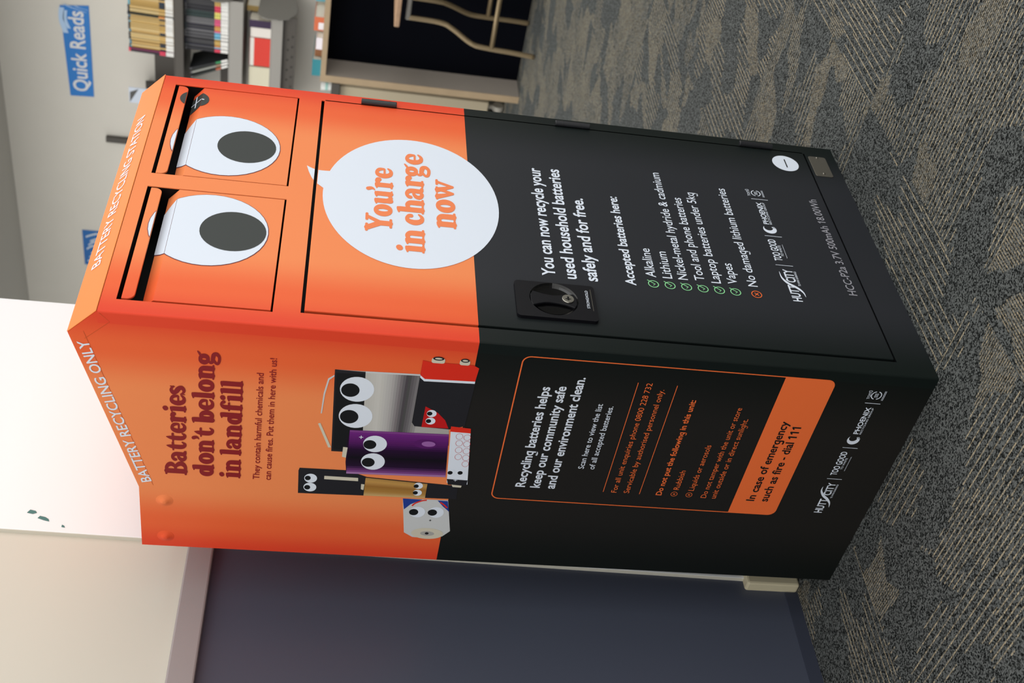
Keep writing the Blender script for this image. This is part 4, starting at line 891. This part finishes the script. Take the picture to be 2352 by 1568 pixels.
bs = [ink('spine_dark_%d' % i, c) for i, c in enumerate([(0.030, 0.030, 0.036), (0.055, 0.055, 0.060), (0.10, 0.10, 0.11), (0.025, 0.025, 0.04), (0.15, 0.15, 0.16), (0.03, 0.05, 0.05)])]
protos = [book('thin_book', 0.0094, 0.236 + 0.002 * (i % 3), 0.17, [bs[i], paper, lab, marks[i], bs[(i + 2) % 6]]) for i in range(6)]
used = set(); y = 2.358; k = 0
while y > 2.03:
    i = (k // 4) % 6 if random.random() < 0.7 else random.randrange(6)
    put(protos[i], i not in used, 4.925 + random.uniform(-0.004, 0.004), y, 1.4885, math.radians(0.8), 'thin dark-spined book with a white foot label in the row on the middle wall shelf', 'book', 'dark books on the middle shelf')
    used.add(i); y -= 0.0099; k += 1
for n_, (y_, ln, c, l) in enumerate(((2.402, -21, (0.02, 0.022, 0.024), 'leaning black book next to the upright row on the middle shelf'), (2.420, -23, (0.26, 0.27, 0.25), 'leaning grey book between two leaning black ones on the middle shelf'), (2.438, -25, (0.025, 0.03, 0.028), 'leaning black book furthest from the upright row on the middle shelf'))):
    o = book('thin_book', 0.013, 0.225, 0.17, [ink('lean_%d' % n_, c), paper, lab, ink('lean_mark_%d' % n_, ((0.04, 0.25, 0.10), (0.30, 0.18, 0.12), (0.4, 0.1, 0.05))[n_]), bs[2]]); tag(o, l, 'book'); o.location = (4.925, y_, 1.4905); o.rotation_euler = (math.radians(-ln * -1), 0, 0)

zs = 1.2645
block('box_file', 4.92, 5.10, 2.422, 2.575, zs, zs + 0.113, (0.60, 0.57, 0.44), 'cream box file on the lowest wall shelf, left of the red book', 'box file', pages=(0.6, 0.57, 0.44))
block('red_book', 4.92, 5.10, 2.243, 2.414, zs, zs + 0.112, (0.62, 0.045, 0.03), 'thick red book with a white band on the lowest wall shelf', 'book', face=(1.0, 1.0, 0.80, 0.99, (0.70, 0.68, 0.64)))
block('white_book', 4.92, 5.10, 2.182, 2.238, zs, zs + 0.110, (0.70, 0.66, 0.62), 'white book standing right of the red one on the lowest wall shelf', 'book')
block('purple_book', 4.915, 5.10, 2.136, 2.178, zs, zs + 0.118, (0.035, 0.018, 0.055), 'dark purple book between the white one and the shelf bracket', 'book')
block('yellow_book', 5.00, 5.15, 2.096, 2.126, zs, zs + 0.138, (0.52, 0.36, 0.13), 'ochre book half hidden behind the lower shelf bracket', 'book')

# leaflets and signs on the far wall
def leaflet(name, y0, y1, z0, z1, c, label, cat, c2):
    s = MB(); s.box(5.02, 5.024, y0, y1, z0, z1, 0); s.prism([(5.0195, y1 - 0.004, z1 - 0.004), (5.0195, y0 + 0.03, z1 - 0.006), (5.0195, y0 + 0.006, z1 - 0.055)], (0.0004, 0, 0), 1)
    s.box(5.024, 5.05, y0 + 0.03, y0 + 0.04, z0, z0 + 0.05, 0)
    o = s.build(name, [mat(name + '_paper', c, 0.5), mat(name + '_print', c2, 0.5)]); return tag(o, label, cat)
leaflet('leaflet', 2.70, 2.80, 1.7802, 2.055, (0.52, 0.58, 0.68), 'pale blue and white leaflet showing above the fascia of the cabinet', 'leaflet', (0.07, 0.07, 0.07))
leaflet('red_booklet', 2.805, 2.90, 1.7802, 1.995, (0.45, 0.05, 0.05), 'red booklet peeking over the cabinet, below the pale blue leaflet', 'booklet', (0.60, 0.35, 0.30))

blue = mat('sign_blue', (0.012, 0.17, 0.53), 0.45, spec=0.3)
sign = empty('wall_sign', (5.2, 2.615, 2.287), 'blue Quick Reads sign stuck on the far wall', 'sign')
s = MB(); s.prism([(5.196, 2.898, 2.289), (5.196, 2.318, 2.284), (5.196, 2.335, 2.441), (5.196, 2.905, 2.422)], (0.004, 0, 0)); part(s, 'sign_board', blue, sign)
s = MB()
def wallp(a, b): return (5.1955, -a, b)
V, F = font_mesh('Quick Reads', 0.018); x0 = min(v[0] for v in V); x1 = max(v[0] for v in V)
s.tris([(5.1955, 2.868 - (v[0] - x0) / (x1 - x0) * 0.510, 2.318 + v[1] * 0.082 / CAP) for v in V], F); part(s, 'lettering', mat('sign_white', (0.66, 0.67, 0.68), 0.5), sign)
s = MB()
for k, (ya, yb, za, zb, w) in enumerate(((2.50, 2.345, 2.418, 2.432, 0.014), (2.47, 2.36, 2.400, 2.412, 0.010), (2.36, 2.322, 2.30, 2.42, 0.007), (2.345, 2.325, 2.29, 2.36, 0.006))):
    p = spline([(ya, za), ((ya + yb) / 2, (za + zb) / 2 + 0.012), (yb, zb)], 6)
    for i in range(len(p) - 1): s.poly([(5.1952, p[i][0], p[i][1] - w), (5.1952, p[i + 1][0], p[i + 1][1] - w), (5.1952, p[i + 1][0], p[i + 1][1] + w), (5.1952, p[i][0], p[i][1] + w)])
part(s, 'wave_print', mat('sign_pale_blue', (0.40, 0.56, 0.78), 0.5), sign)
poster = empty('wall_poster', (5.2, 4.03, 2.2), 'blue poster with white brush swirls on the far wall, behind the cabinet top', 'poster')
s = MB(); s.box(5.196, 5.2, 3.89, 4.17, 2.13, 2.42); part(s, 'poster_sheet', mat('poster_blue', (0.02, 0.13, 0.40), 0.5), poster)
s = MB(); rnd = random.Random(3)
for k in range(7):
    ya = 4.14 - 0.033 * k; za = 2.40 - 0.012 * (k % 3)
    p = spline([(ya, za), (ya - 0.03, za - 0.05 + rnd.uniform(-0.02, 0.02)), (ya - 0.01, za - 0.12), (ya - 0.05, za - 0.18)], 5)
    for i in range(len(p) - 1): s.poly([(5.1952 - 0.0001 * k, p[i][0] - 0.008, p[i][1]), (5.1952 - 0.0001 * k, p[i + 1][0] - 0.008, p[i + 1][1]), (5.1952 - 0.0001 * k, p[i + 1][0] + 0.006, p[i + 1][1]), (5.1952 - 0.0001 * k, p[i][0] + 0.006, p[i][1])])
part(s, 'swirl_print', mat('poster_white', (0.55, 0.62, 0.70), 0.5), poster)
bpy.context.view_layer.update()
